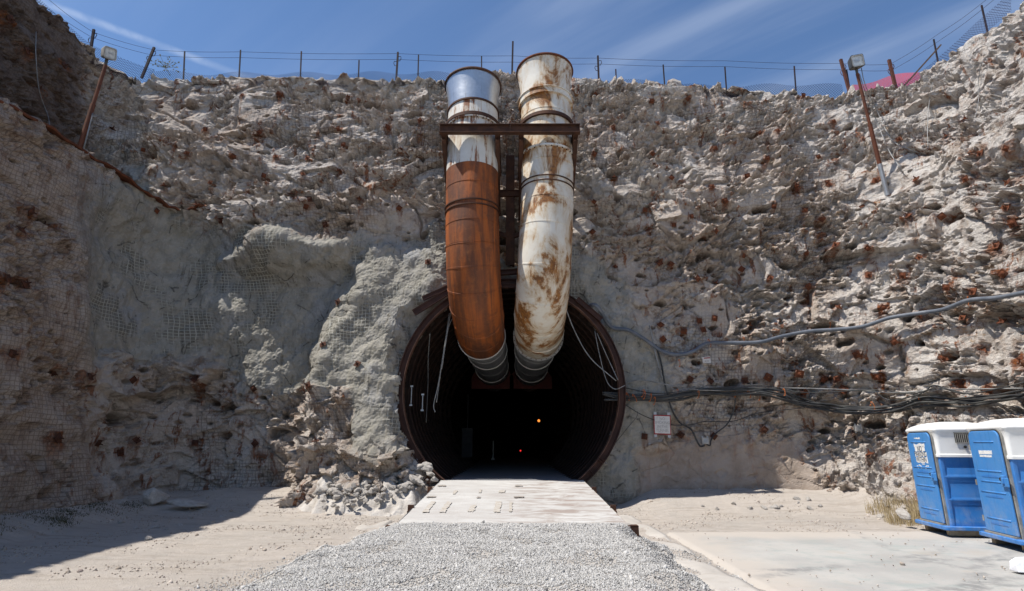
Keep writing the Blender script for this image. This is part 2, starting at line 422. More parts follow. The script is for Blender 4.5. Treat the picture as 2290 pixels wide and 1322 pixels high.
# slow wandering of the wall and of its top edge
Z = Z + (0.30*gnoise(X/4.2, Y/4.2, 0*X+3.3, 5)+0.14*gnoise(X/1.3, Y/1.3, 0*X+8.1, 6))*smooth(ZB+1, ZT, Z)*(1-smooth(3, 10, OO))
Z = Z-(0.42*smooth(-1, 6, X)+0.5*smooth(9, 13.5, X)*smooth(13.5, 16.5, Y))*smooth(ZB+1, ZT, Z)*(1-smooth(3, 12, OO))
inview = (DEP > 1)
def pm(poly, feather, nz=None, amp=0):
    sd = polysd(PX, PY, poly)
    if nz is not None: sd = sd+nz*amp
    return smooth(-feather, feather, sd)*inview
edge_n = fbm(X/1.6, Y/1.6, Z/1.6, 4, 0.6, 31)
onback = smooth(16.5, 18, Y)
shot = pm([(150, 380), (230, 372), (330, 430), (430, 500), (500, 535), (640, 520), (760, 540), (880, 530), (960, 505), (1010, 545), (1150, 570), (1270, 520), (1330, 580), (1400, 690), (1445, 720), (1480, 790), (1490, 900), (1500, 1000), (1420, 1030), (1390, 1090), (930, 1090), (920, 1010), (850, 1030), (775, 1000), (790, 900), (700, 880), (600, 872), (500, 850), (420, 800), (170, 800), (140, 560)], 26, edge_n, 55)
shot = shot*smooth(14.5, 16.3, Y)
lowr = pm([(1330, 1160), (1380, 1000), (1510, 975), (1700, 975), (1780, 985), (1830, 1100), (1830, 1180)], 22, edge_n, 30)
lowl = pm([(0, 1250), (0, 930), (150, 940), (300, 960), (430, 930), (600, 960), (660, 990), (660, 1200)], 30, edge_n, 40)
midr = pm([(1330, 560), (1480, 560), (1600, 640), (1690, 760), (1640, 830), (1770, 930), (1780, 1010), (1400, 1010), (1420, 760)], 50, edge_n, 70)
butt = pm([(800, 600), (870, 560), (985, 570), (985, 640), (925, 700), (890, 800), (893, 900), (930, 1000), (960, 1100), (660, 1150), (655, 1000), (672, 900), (720, 800), (785, 700)], 26, edge_n, 24)
buttrock = pm([(660, 1150), (655, 980), (670, 895), (740, 890), (800, 880), (790, 950), (800, 1000), (860, 1040), (960, 1060), (990, 1130)], 16, edge_n, 30)
shot = shot*(1-buttrock)
bulge = pm([(480, 575), (600, 520), (770, 545), (780, 590), (700, 610), (560, 600)], 24)
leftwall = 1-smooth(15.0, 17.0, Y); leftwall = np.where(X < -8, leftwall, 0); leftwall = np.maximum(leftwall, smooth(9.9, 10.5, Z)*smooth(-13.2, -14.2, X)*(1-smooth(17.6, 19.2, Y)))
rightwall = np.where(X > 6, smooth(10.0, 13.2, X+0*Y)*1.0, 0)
P_ = np.zeros_like(X)
# big forms of the lower back wall
P_ += butt*np.clip(1.75-0.2*Z, 0.3, 1.8)
bm_ = pm([(160, 480), (430, 470), (560, 560), (780, 600), (700, 800), (650, 1120), (330, 1130), (180, 1000)], 60)*smooth(15, 17, Y)
P_ -= bm_*0.75
P_ += bulge*0.55
P_ += 0.42*smooth(1.2, 0.0, np.abs(np.hypot(X-TC.x, Z-TC.z)-4.4))*onback*shot*(Z > 0)*0.5
# talus foot on the right
P_ += smooth(2.0, 0.0, Z)*smooth(8.0, 11.5, X)*1.1*(Y > 5)
X = X+Nn[..., 0]*P_; Y = Y+Nn[..., 1]*P_; Z = Z+Nn[..., 2]*P_
Nn = normals(X, Y, Z); Nn = -Nn if FLIP else Nn
# displacement
wx = X+0.35*gnoise(X/1.1, Y/1.1, Z/1.1, 41); wz = Z+0.30*gnoise(X/1.1, Y/1.1, Z/1.1, 42); wy = Y
wu = UU+0.30*gnoise(X/0.9, Y/0.9, Z/0.9, 43)
rough = 1.0-0.97*shot-0.9*lowr*(1-shot)-0.45*midr*(1-shot)*(1-lowr)-0.42*leftwall-0.68*lowl*(1-buttrock)
rough = np.clip(rough, 0.03, 1)
rough = np.maximum(rough*(1-buttrock), 0.42*buttrock)
big = 0.55*gnoise(X/5.5, Y/5.5, Z/3.6, 51)+0.30*gnoise(X/2.3, Y/2.3, Z/1.5, 52)
f1, e1 = facet(wu/1.05, wz/0.8, 61)
f2, e2 = facet((wu+0.1*gnoise(X/0.3, Y/0.3, Z/0.3, 45))/0.42, (wz+0.08*gnoise(X/.25, Y/.25, Z/.25, 46))/0.31, 62)
f3, e3 = facet(wu/0.26, wz/0.18, 63)
m1 = np.abs(gnoise(wx/0.85, wy/0.85, wz/0.6, 53)); m2 = np.abs(gnoise(wx/0.42, wy/0.42, wz/0.28, 54)); m3 = gnoise(wx/0.22, wy/0.22, wz/0.15, 55)
patchy = smooth(-0.3, 0.18, gnoise(X/1.6, Y/1.6, Z/1.1, 57)+0.35*gnoise(X/.6, Y/.6, Z/.5, 56))          # some places crumbly, some flatter
m4 = np.abs(gnoise(wx/0.30, wy/0.30, wz/0.19, 58)); m5 = gnoise(X/0.13, Y/0.13, Z/0.085, 59)
f0, e0 = facet((wu+0.25*wz)/2.3, wz/1.7, 60, 1.1)
crack = smooth(0.10, 0.0, e0)*smooth(-0.1, 0.25, gnoise(X/2.2, Y/2.2, Z/2.2, 48))
crumb = (0.34*f0*(1-0.75*smooth(12.8, 15.2, Z))-0.12*crack)*(1-0.75*leftwall)*(1-0.7*lowl)+0.20*f1-0.22*m1+0.06+(0.17*f2-0.17*m2+0.19*f3-0.24*m4+0.11*m3+0.09*m5)*(0.12+0.80*patchy)
# pits (vugs)
pu, pe = facet(UU/1.25, Z/0.95, 71)
ui, vi = UU/1.25, Z/0.95
def pits(u, v, seed, prob, rad):
    ui, vi = np.floor(u).astype(np.int32), np.floor(v).astype(np.int32); z0 = np.zeros_like(ui)
    o = np.zeros(u.shape, np.float32)
    for dx in (-1, 0, 1):
        for dy in (-1, 0, 1):
            h = _hash(ui+dx, vi+dy, z0, seed)
            jx = (h & np.uint32(255)).astype(np.float32)/255; jy = ((h >> np.uint32(8)) & np.uint32(255)).astype(np.float32)/255
            on = (((h >> np.uint32(16)) & np.uint32(255)).astype(np.float32)/255) < prob
            rr = rad*(0.4+0.9*((h >> np.uint32(24)) & np.uint32(255)).astype(np.float32)/255)
            d = np.hypot((u-(ui+dx+jx)), (v-(vi+dy+jy))*1.5)/rr
            o = np.maximum(o, np.where(on, smooth(1.0, 0.35, d), 0))
    return o
wob = 0.12*gnoise(X/.35, Y/.35, Z/.35, 73)
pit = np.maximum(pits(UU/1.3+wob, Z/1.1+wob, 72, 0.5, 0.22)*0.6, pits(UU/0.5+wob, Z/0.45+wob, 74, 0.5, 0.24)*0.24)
sh_n = 0.20*gnoise(X/1.7, Y/1.7, Z/1.9, 81)+0.10*np.abs(gnoise(X/0.75, Y/0.75, Z/1.0, 82))+0.05*gnoise(X/0.33, Y/0.33, Z/0.36, 83)+0.012*gnoise(X/0.12, Y/0.12, Z/0.12, 84)+0.014*gnoise(X/0.075, Y/0.075, Z/0.075, 85)
blk, be = facet(wu/0.75, (wz+0.35*wu)/0.6, 64, 1.3)
D = (big*0.6*(0.35+0.65*(1-shot))+rough*crumb+(0.25+0.75*rough)*(-pit)*(1-shot)*(1-0.7*lowr)+shot*sh_n*1.5*(1-buttrock)
     +np.maximum(buttrock, 0.40*lowl)*(0.34*blk+0.12*f2))
D = D*wallness*(0.35+0.65*smooth(-0.2, 0.6, Z))+0.25*gnoise(X/3, Y/3, Z/3, 90)*(1-wallness)
X = X+Nn[..., 0]*D; Y = Y+Nn[..., 1]*D; Z = Z+Nn[..., 2]*D
SMOOTH = False
def grid_mesh(name, X, Y, Z, keep, mats, attrs, UV):
    NR, NC = X.shape
    co = np.stack([X, Y, Z], -1).reshape(-1, 3).astype(np.float32)
    idx = np.arange(NR*NC).reshape(NR, NC)
    a, b, c, d = idx[:-1, :-1], idx[:-1, 1:], idx[1:, 1:], idx[1:, :-1]
    q = np.stack([a, d, c, b] if FLIP else [a, b, c, d], -1)
    k = keep[:-1, :-1] & keep[:-1, 1:] & keep[1:, 1:] & keep[1:, :-1]
    q = q[k].astype(np.int32)
    me = bpy.data.meshes.new(name); me.vertices.add(len(co)); me.vertices.foreach_set('co', co.ravel())
    me.loops.add(q.size); me.loops.foreach_set('vertex_index', q.ravel())
    me.polygons.add(len(q)); me.polygons.foreach_set('loop_start', np.arange(len(q), dtype=np.int32)*4)
    me.polygons.foreach_set('loop_total', np.full(len(q), 4, np.int32))
    me.polygons.foreach_set('use_smooth', np.full(len(q), SMOOTH, bool))
    me.update(calc_edges=True)
    uvl = me.uv_layers.new(name='UVMap'); uvl.data.foreach_set('uv', UV.reshape(-1, 2)[q.ravel()].astype(np.float32).ravel())
    for n, A in attrs.items():
        at_ = me.attributes.new(n, 'FLOAT', 'POINT'); at_.data.foreach_set('value', A.ravel().astype(np.float32))
    me.materials.append(mats)
    o = bpy.data.objects.new(name, me); col.objects.link(o); return o
rad = np.hypot(X-TC.x, Z-TC.z)+0.10*gnoise(X/0.5, 0*X, Z/0.5, 95)
keep = ~((rad < TR) & (Y > 12) & (Y < 24))

def rock_material():
    t = NT('rock', 0.95, 0, 0.15)
    v = t.coords(); uv = t.coords('UV')
    n1 = t.noise(v, 0.45, 4, 0.6); n2 = t.noise(v, 2.2, 5, 0.65); n3 = t.noise(v, 11, 4, 0.6)
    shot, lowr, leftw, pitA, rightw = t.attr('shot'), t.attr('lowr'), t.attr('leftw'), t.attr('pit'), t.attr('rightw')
    base = t.mix(t.rng(n1, 0.4, 0.62), (0.56, 0.475, 0.40), (0.64, 0.585, 0.525))
    base = t.mix(t.rng(n2, 0.50, 0.70, 0, 0.85), base, (0.27, 0.195, 0.15))
    base = t.mix(t.rng(n3, 0.5, 0.72, 0, 0.6), base, (0.72, 0.68, 0.63))
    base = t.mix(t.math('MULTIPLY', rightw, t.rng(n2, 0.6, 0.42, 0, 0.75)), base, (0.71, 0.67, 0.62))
    # brown iron staining, in patches and in vertical runs
    vs = t.coords('Object', (1.0, 1.0, 0.28))
    st = t.noise(vs, 3.4, 6, 0.7, 0.5); pt = t.noise(v, 0.7, 4, 0.6)
    rm = t.math('MULTIPLY', t.rng(st, 0.53, 0.62), t.rng(pt, 0.44, 0.56))
    rustc = t.mix(t.rng(n3, 0.4, 0.6), (0.30, 0.095, 0.025), (0.16, 0.06, 0.03))
    rm = t.math('MULTIPLY', rm, t.math('SUBTRACT', 1.0, t.math('MULTIPLY', lowr, 0.6)))
    base = t.mix(t.math('MULTIPLY', rm, 0.85), base, rustc)
    ochre = t.math('MULTIPLY', t.rng(t.noise(v, 3.1, 5, 0.65), 0.55, 0.7), t.rng(t.noise(v, 0.35, 2), 0.45, 0.6))
    base = t.mix(t.math('MULTIPLY', ochre, 0.6), base, (0.42, 0.24, 0.09))
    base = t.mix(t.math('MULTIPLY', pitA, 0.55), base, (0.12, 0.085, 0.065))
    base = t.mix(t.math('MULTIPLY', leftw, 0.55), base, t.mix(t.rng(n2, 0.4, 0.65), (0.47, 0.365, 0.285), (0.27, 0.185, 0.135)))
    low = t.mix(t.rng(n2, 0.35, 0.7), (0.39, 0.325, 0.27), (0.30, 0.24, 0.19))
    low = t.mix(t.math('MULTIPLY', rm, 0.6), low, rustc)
    up = t.math('MULTIPLY', leftw, t.rng(t.sep(v)[2], 10.1, 10.7)); base = t.mix(t.math('MULTIPLY', up, 0.85), base, t.mix(t.rng(n2, 0.4, 0.65), (0.17, 0.125, 0.10), (0.09, 0.06, 0.045)))  # upper left wall: browner rock, with its deep shade also put into the colour
    base = t.mix(t.math('MULTIPLY', t.attr('boltrust'), t.rng(st, 0.36, 0.58)), base, rustc)
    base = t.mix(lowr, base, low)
    sc = t.mix(t.rng(n2, 0.3, 0.7), (0.35, 0.332, 0.29), (0.25, 0.235, 0.198))
    sc = t.mix(t.rng(n1, 0.5, 0.7, 0, 0.6), sc, (0.31, 0.32, 0.335))
    sv = t.coords('Object', (2.2, 2.2, 0.35))
    sc = t.mix(t.rng(t.noise(sv, 1.1, 4, 0.6), 0.52, 0.7, 0, 0.6), sc, (0.25, 0.235, 0.19))
    dr2 = t.noise(t.coords('Object', (5, 5, 0.25)), 1.3, 5, 0.65); sc = t.mix(t.math('MULTIPLY', t.rng(dr2, 0.56, 0.68), t.rng(n1, 0.42, 0.55)), sc, (0.17, 0.155, 0.125))
    ck = t.voro(t.coords('Object', (1, 1, 0.8)), 0.9, 'DISTANCE_TO_EDGE'); sc = t.mix(t.math('MULTIPLY', t.rng(ck, 0.022, 0.004), t.rng(n2, 0.5, 0.6)), sc, (0.09, 0.085, 0.075))
    sc = t.mix(t.rng(n3, 0.55, 0.75, 0, 0.45), sc, (0.45, 0.44, 0.41))
    base = t.mix(shot, base, sc)
    # welded wire mesh pinned to the rock, 100 mm grid, sagging a little
    wv = t.noise(uv, 0.7, 2)
    s = t.sep(uv)
    def line(coord, other, sp, wdt):
        c = t.math('ADD', t.math('DIVIDE', coord, sp), t.math('MULTIPLY', wv, 2.2))
        f = t.math('ABSOLUTE', t.math('SUBTRACT', t.math('FRACT', c), 0.5))
        return t.rng(f, wdt, wdt*1.8, 1.0, 0.0)
    grid = t.math('MAXIMUM', line(s[0], None, 0.11, 0.06), line(s[1], None, 0.11, 0.06))
    gm_dark = t.math('MULTIPLY', t.rng(t.noise(v, 0.33, 3), 0.50, 0.58), t.math('SUBTRACT', 1.0, t.math('MAXIMUM', shot, lowr)))
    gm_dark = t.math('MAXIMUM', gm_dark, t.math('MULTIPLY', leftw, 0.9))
    base = t.mix(t.math('MULTIPLY', t.math('MULTIPLY', grid, gm_dark), 0.42), base, (0.09, 0.062, 0.05))
    gm_l = t.math('MULTIPLY', t.rng(t.noise(v, 0.62, 5, 0.7), 0.51, 0.60), shot)
    base = t.mix(t.math('MULTIPLY', gm_l, 0.55), base, (0.10, 0.095, 0.075))
    base = t.mix(t.math('MULTIPLY', t.math('MULTIPLY', grid, gm_l), 0.9), base, (0.42, 0.41, 0.36))
    t.color(base)
    rk = t.math('SUBTRACT', 1.0, t.math('MULTIPLY', t.math('MAXIMUM', shot, lowr), 0.75))
    h = t.math('ADD', t.noise(v, 9, 6, 0.7), t.math('MULTIPLY', t.noise(v, 34, 3, 0.6), 0.35))
    nb1 = t.bump(t.math('MULTIPLY', h, rk), 1.0, 0.16)
    t.bump(t.math('MULTIPLY', grid, t.math('MAXIMUM', gm_dark, gm_l)), 0.5, 0.012, nb1)
    return t.m
M['rock'] = rock_material()
UV = np.stack([UU, Z], -1)
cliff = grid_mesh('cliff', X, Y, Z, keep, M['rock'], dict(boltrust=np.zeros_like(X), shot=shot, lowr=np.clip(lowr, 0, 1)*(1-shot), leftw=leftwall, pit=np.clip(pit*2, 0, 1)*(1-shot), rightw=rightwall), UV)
tag(cliff, kind='structure'); SMOOTH = True
Nn = normals(X, Y, Z); Nn = -Nn if FLIP else Nn
CPX, CPY, CDEP = project(X, Y, Z)
_ok = (CDEP > 1) & (OO < 0.6) & keep & (CPX > -150) & (CPX < W+150) & (CPY > -150) & (CPY < H+100)
_ids = np.nonzero(_ok.ravel())[0]
_px, _py, _d = CPX.ravel()[_ids], CPY.ravel()[_ids], CDEP.ravel()[_ids]
_co = np.stack([X, Y, Z], -1).reshape(-1, 3)
_bn = normals(*[np.stack([np.convolve(r, np.ones(15)/15, 'same') for r in A]) for A in (X, Y, Z)]).reshape(-1, 3)
if FLIP: _bn = -_bn
def on_wall(px, py, off=0.0, rad=5.0):
    """point of the cliff seen at a place in the photograph, lifted off it along its slow normal"""
    for r in (rad, rad*2.5, rad*8):
        m = np.nonzero((np.abs(_px-px) < r) & (np.abs(_py-py) < r))[0]
        if len(m): break
    j = m[np.argmin(_d[m])]; i = _ids[j]
    on_wall.last = i; n = Vector(_bn[i]); return Vector(_co[i])+n*off, n

rl = len(zs_low)-1
ec = [c for c in range(0, len(yl)+na_l+90) if CPX[rl, c] > -200 and CPX[rl, c] < 470 and CDEP[rl, c] > 2]
EP = [Vector((X[rl, c], Y[rl, c], Z[rl, c])) for c in ec[::6]]
EP = [sum(EP[max(i-3, 0):i+4], Vector())/len(EP[max(i-3, 0):i+4]) for i in range(len(EP))]
mb = MB(); rgs = []
for i, p in enumerate(EP):
    t_ = (EP[min(i+1, len(EP)-1)]-EP[max(i-1, 0)]).normalized(); n_ = t_.cross(Vector((0, 0, 1))).normalized()
    if n_.y > 0 and abs(n_.y) > abs(n_.x) or n_.x < 0 and abs(n_.x) > abs(n_.y): n_ = -n_
    wv_ = 0.05*math.sin(i*0.9)+0.04*math.sin(i*2.3); c_ = p+n_*0.12
    rgs.append([c_+Vector((0, 0, -.02+wv_)), c_+n_*.02+Vector((0, 0, .01+wv_)), c_+n_*.01+Vector((0, 0, .05+wv_)), c_-n_*.4+Vector((0, 0, .08)), c_-n_*.4+Vector((0, 0, .05))])
mb.loft(rgs); tag(mb.build('edge_strip', M['bolt_rust'], None, 'auto', origin=EP[0]), 'rust-red strip running along the edge of the left rock ledge', 'edge strip')

# ------------------------------------------------------------------ ground sheet
def gz(x, y):
    x = np.asarray(x, float); y = np.asarray(y, float)
    z = 0.05*gnoise(x/2.3, y/2.3, 0*x, 101)+0.02*gnoise(x/0.5, y/0.5, 0*x, 102)
    z = z+0.5*smooth(15.8, 18.7, y)*smooth(3.0, 4.6, np.abs(x))*smooth(-11.5, -9, x)
    z = z+0.7*smooth(9.2, 12.0, x)*smooth(14.5, 17.5, y)
    z = z+0.35*smooth(-9.4, -11.2, x)
    z = z-0.06*smooth(2.9, 3.4, x)*smooth(13.4, 13.0, y)      # trimmed level under the slab
    return z
def gzf(x, y): return float(gz(np.array([x]), np.array([y]))[0])
def axis(a, b, st, far):
    m = np.arange(a, b, st); g = np.geomspace(0.3, far, 26)
    return np.concatenate([(a-g)[::-1], m, b+g])
gx, gy = axis(-12.5, 14.5, 0.07, 600), axis(5.0, 21.0, 0.07, 600)
GX, GY = np.meshgrid(gx, gy); GZ = gz(GX, GY)
near = (GX > -13) & (GX < 15) & (GY > 4) & (GY < 22)
GZ = np.where(near, GZ+0.022*fbm(GX/0.16, GY/0.16, 0*GX, 3, 0.6, 103)*smooth(-0.2, 0.2, gnoise(GX, GY, 0*GX, 104)+0.1), 0.0)
def ground_material():
    t = NT('dirt', 0.95, 0, 0.1); v = t.coords()
    n1, n2, n3 = t.noise(v, 0.5, 4), t.noise(v, 3, 5, 0.65), t.noise(v, 28, 4, 0.7)
    c = t.mix(t.rng(n1, 0.38, 0.65), (0.50, 0.452, 0.40), (0.455, 0.418, 0.375))
    c = t.mix(t.rng(n2, 0.45, 0.72, 0, 0.6), c, (0.56, 0.51, 0.46))
    c = t.mix(t.rng(n3, 0.52, 0.7, 0, 0.55), c, (0.38, 0.325, 0.275))
    tr = t.noise(t.coords('Object', (0.35, 3.2, 1), (0, 0, 0.25)), 1.6, 4, 0.6)
    c = t.mix(t.rng(tr, 0.5, 0.64, 0, 0.6), c, (0.38, 0.33, 0.28))
    t.color(c); t.bump(t.math('ADD', t.noise(v, 16, 6, 0.7), t.noise(v, 60, 3, 0.7)), 0.8, 0.04); return t.m
M['dirt'] = ground_material()
FLIP_SAVE = FLIP; FLIP = False
ground = grid_mesh('ground', GX, GY, GZ, np.ones(GX.shape, bool), M['dirt'], {}, np.stack([GX, GY], -1)); tag(ground, kind='structure')
FLIP = FLIP_SAVE

def concrete_material(name, c1, c2, c3, streak=(0.25, 2.5, 1), rot=0.1, amt=0.6, dusty=False):
    t = NT(name, 0.85, 0, 0.2); v = t.coords()
    n1, n2 = t.noise(v, 0.7, 4), t.noise(v, 5, 5, 0.65)
    c = t.mix(t.rng(n1, 0.35, 0.65), c1, c2)
    c = t.mix(t.rng(n2, 0.5, 0.75, 0, 0.5), c, c3)
    s = t.noise(t.coords('Object', streak, (0, 0, rot)), 1.6, 6, 0.65, 0.6)
    c = t.mix(t.rng(s, 0.5, 0.72, 0, amt), c, c3)
    c = t.mix(t.rng(t.noise(v, 45, 3, 0.7), 0.62, 0.75, 0, 0.7), c, tuple(x*0.6 for x in c3))
    if dusty:      # wind-blown dirt lying on the edges of the slab, tyre scuffs across it
        x, y, _ = t.sep(v); nn = t.noise(v, 1.1, 5, 0.6)
        e = t.math('MAXIMUM', t.rng(t.math('ADD', x, t.math('MULTIPLY', nn, -2.2)), 3.6, 2.3), t.rng(t.math('SUBTRACT', y, t.math('MULTIPLY', nn, -1.4)), 12.5, 13.5))
        c = t.mix(t.math('MULTIPLY', e, 0.9), c, (0.46, 0.418, 0.37))
        wob_ = t.math('MULTIPLY', t.math('SUBTRACT', t.noise(v, 0.6, 3), 0.5), 0.5); grit = t.noise(v, 3.5, 6, 0.7); far_ = t.noise(v, 0.55, 3)
        for (ax_, ay_, rr_, wd_) in ((13.5, 3.0, 7.2, .16), (13.5, 3.0, 9.1, .18), (2.0, 18.5, 9.4, .15), (2.0, 18.5, 11.0, .17), (9.0, -2.0, 12.2, .2), (9.0, -2.0, 10.6, .14), (22.0, 9.0, 15.2, .16)):
            d_ = t.math('SQRT', t.math('ADD', t.math('POWER', t.math('SUBTRACT', x, ax_), 2.0), t.math('POWER', t.math('SUBTRACT', y, ay_), 2.0)))
            b_ = t.rng(t.math('ABSOLUTE', t.math('SUBTRACT', t.math('ADD', d_, wob_), rr_)), wd_, wd_*.3)
            c = t.mix(t.math('MULTIPLY', t.math('MULTIPLY', b_, t.rng(grit, .38, .62)), t.rng(far_, .4, .6, .15, .7)), c, (0.22, 0.22, 0.215))
        c = t.mix(t.rng(t.noise(v, 0.9, 6, 0.65), 0.56, 0.66, 0, 0.5), c, (0.40, 0.36, 0.31))
        if False: jx = t.rng(t.math('ABSOLUTE', t.math('SUBTRACT', x, t.math('ADD', 6.9, t.math('MULTIPLY', y, 0.02)))), 0.02, 0.008)
    t.color(c); t.bump(t.math('ADD', t.noise(v, 12, 5), t.noise(v, 70, 3)), 0.35, 0.015); return t.m
M['slab'] = concrete_material('slab_concrete', (0.36, 0.352, 0.335), (0.435, 0.425, 0.40), (0.27, 0.325, 0.31), (0.6, 1.1, 1), 0.35, 0.5, True)
M['strip'] = concrete_material('strip_concrete', (0.42, 0.395, 0.36), (0.48, 0.45, 0.41), (0.36, 0.325, 0.285))
# concrete yard slab on the right with a ragged far edge
sx = np.concatenate([np.arange(3.28, 14, 0.09), np.geomspace(14.2, 26, 12)]); sy = np.concatenate([-np.geomspace(0.4, 12, 12)[::-1]+5, np.arange(5, 13.2, 0.09)])
SX, SY = np.meshgrid(sx, sy)
SY2 = SY+np.where(SY > 13.0, 0.14*gnoise(SX/0.8, 0*SX, 0*SX, 111)+0.05*gnoise(SX/0.2, 0*SX, 0*SX, 112)+0.02*(SX-3), 0)
SX2 = SX+np.where(SX < 3.3, 0.03*gnoise(SY/0.4, 0*SX, 0*SX, 113), 0)
SZ = 0.016+0.008*gnoise(SX/1.2, SY/1.2, 0*SX, 114)
SZ[-1, :] = -0.1; SZ[:, 0] = -0.1
FLIP = False
slab = grid_mesh('pavement', SX2, SY2, SZ, np.ones(SX.shape, bool), M['slab'], {}, np.stack([SX, SY], -1)); tag(slab, kind='structure')
def strip(name, x0, x1, y0, y1, z0, seed, fade):
    xs = np.concatenate([[x0-0.001], np.arange(x0, x1, 0.07), [x1+0.001]]); ys = np.arange(y0, y1, 0.09)
    A, B = np.meshgrid(xs, ys)
    Zs = z0+0.012*gnoise(A/0.6, B/0.6, 0*A, seed)-fade*np.maximum(0, 0.35+gnoise(A/0.5, B/0.9, 0*A, seed+1)-0.2)*0.06
    Zs[:, 0] -= 0.12; Zs[:, -1] -= 0.12; Zs[0] -= 0.12; Zs[-1] -= 0.12
    o = grid_mesh(name, A, B, Zs, np.ones(A.shape, bool), M['strip'], {}, np.stack([A, B], -1)); tag(o, kind='structure'); return o
strip('kerb_strip', 2.62, 3.2, 5.0, 16.2, 0.035, 121, 1.6)
strip('kerb_strip', -3.55, -2.95, 5.0, 15.2, 0.02, 131, 2.2)
FLIP = FLIP_SAVE

# ------------------------------------------------------------------ bridge plate over the trench and the tunnel floor
P0Y, P1Y = 10.95, 17.85; P0Z, P1Z = 0.40, 0.80; PW = 2.13
def plate_z(y): return P0Z+(P1Z-P0Z)*(y-P0Y)/(P1Y-P0Y)
def deck_material():
    t = NT('deck', 0.85, 0, 0.2); v = t.coords()
    n1 = t.noise(v, 0.8, 4); s = t.noise(t.coords('Object', (0.8, 2.4, 1)), 1.5, 7, 0.68, 0.6)
    c = t.mix(t.rng(n1, 0.35, 0.65), (0.53, 0.525, 0.505), (0.46, 0.45, 0.43))
    right = t.rng(t.sep(v)[0], -0.8, 1.0)
    c = t.mix(t.math('MULTIPLY', t.rng(s, 0.44, 0.6), t.math('ADD', t.math('MULTIPLY', right, 0.75), 0.2)), c, (0.30, 0.25, 0.22))
    near_ = t.rng(t.sep(v)[1], 13.6, 11.2)
    c = t.mix(t.math('MULTIPLY', t.rng(t.noise(t.coords('Object', (0.9, 2.6, 1)), 2.2, 5, 0.7), 0.48, 0.7), t.math('MULTIPLY', near_, 0.6)), c, (0.36, 0.33, 0.31))
    sp = t.voro(v, 16); c = t.mix(t.rng(sp, 0.10, 0.05, 0, 0.6), c, (0.33, 0.29, 0.26))
    t.color(c); t.bump(t.math('ADD', t.noise(v, 9, 5), t.noise(v, 60, 3)), 0.3, 0.02); return t.m
M['deck'] = deck_material()
M['tan_wear'] = plain('tan_wear', (0.40, 0.36, 0.305), (0.49, 0.47, 0.44), 0.9, 0, 9)
M['dark_recess'] = plain('dark_recess', (0.27, 0.24, 0.21), (0.42, 0.39, 0.36), 0.9, 0, 9)
ramp = thing('bridge_ramp', 'wide pale concrete ramp plate leading up into the tunnel mouth', 'ramp', (0, 14.4, 0.5))
ro = Vector((0, 14.4, 0.5))
mb = MB(); ny = 90; nx = 44
vs, fs = [], []
for j in range(ny+1):
    y = P0Y+(P1Y-P0Y)*j/ny
    for i in range(nx+1):
        x = -PW+2*PW*i/nx
        zz = plate_z(y)+0.010*float(gnoise(np.array([x/0.8]), np.array([y/0.8]), np.array([2.2]), 141)[0])
        yy = y-(0.04*float(gnoise(np.array([x/0.3]), np.array([0.]), np.array([1.2]), 142)[0]) if j == 0 else 0)
        vs.append((x, yy, zz))
for j in range(ny):
    for i in range(nx):
        a = j*(nx+1)+i; fs.append((a, a+1, a+nx+2, a+nx+1))
mb.add(vs, fs)
for (a, b) in (((-PW, P0Y), (PW, P0Y)), ((-PW, P0Y), (-PW, P1Y)), ((PW, P0Y), (PW, P1Y))):
    n0 = len(mb.v); q = []
    for k in range(41):
        x = a[0]+(b[0]-a[0])*k/40; y = a[1]+(b[1]-a[1])*k/40
        q += [(x, y, plate_z(y)+0.012), (x, y, plate_z(y)-0.16)]
    mb.add(q, [(2*k, 2*k+2, 2*k+3, 2*k+1) for k in range(40)])
mb.build('deck', M['deck'], ramp, smooth='auto').matrix_parent_inverse = Matrix.Translation(-ro)
def on_deck(px, py):
    d = raydir(px, py); # intersect the sloping plate
    k = (P1Z-P0Z)/(P1Y-P0Y)
    t = (P0Z-k*P0Y-CAMH)/(d.z-k*d.y)
    return Vector((d.x*t, d.y*t, CAMH+d.z*t))
def patch(name, quads, mat, lift):
    mb = MB()
    for q in quads:
        pts = [on_deck(*p)+Vector((0, 0, lift)) for p in q]
        e = 10; rg = []
        for k in range(4):
            a, b = pts[k], pts[(k+1) % 4]
            for i in range(e):
                p = a.lerp(b, i/e); rg.append(p+Vector((rng.uniform(-.02, .02), rng.uniform(-.05, .05), 0)))
        mb.add(rg, [tuple(range(len(rg)))])
    o = mb.build(name, mat, ramp); o.matrix_parent_inverse = Matrix.Translation(-ro); return o
tanq = [[(945, 1147), (957, 1147), (975, 1123), (963, 1123)], [(982, 1147), (996, 1147), (1010, 1123), (1000, 1123)], [(1045, 1146), (1059, 1146), (1065, 1131), (1053, 1131)], [(1104, 1147), (1118, 1147), (1122, 1123), (1109, 1123)], [(1139, 1146), (1146, 1146), (1147, 1123), (1139, 1123)], [(1115, 1103), (1130, 1103), (1130, 1098), (1116, 1098)], [(1011, 1106), (1018, 1106), (1024, 1098), (1017, 1098)], [(1070, 1103), (1075, 1103), (1078, 1096), (1073, 1096)]]
for q in tanq: patch('worn_patch', [q], M['tan_wear'], 0.016)
for q in [[(953, 1114), (974, 1114), (976, 1111), (956, 1111)], [(977, 1089), (996, 1089), (998, 1086), (980, 1086)], [(1152, 1089), (1168, 1089), (1168, 1086), (1152, 1086)], [(1066, 1115), (1075, 1115), (1075, 1112), (1067, 1112)], [(1150, 1114), (1172, 1114), (1171, 1111), (1150, 1111)]]:
    patch('slot', [q], M['dark_recess'], 0.018)
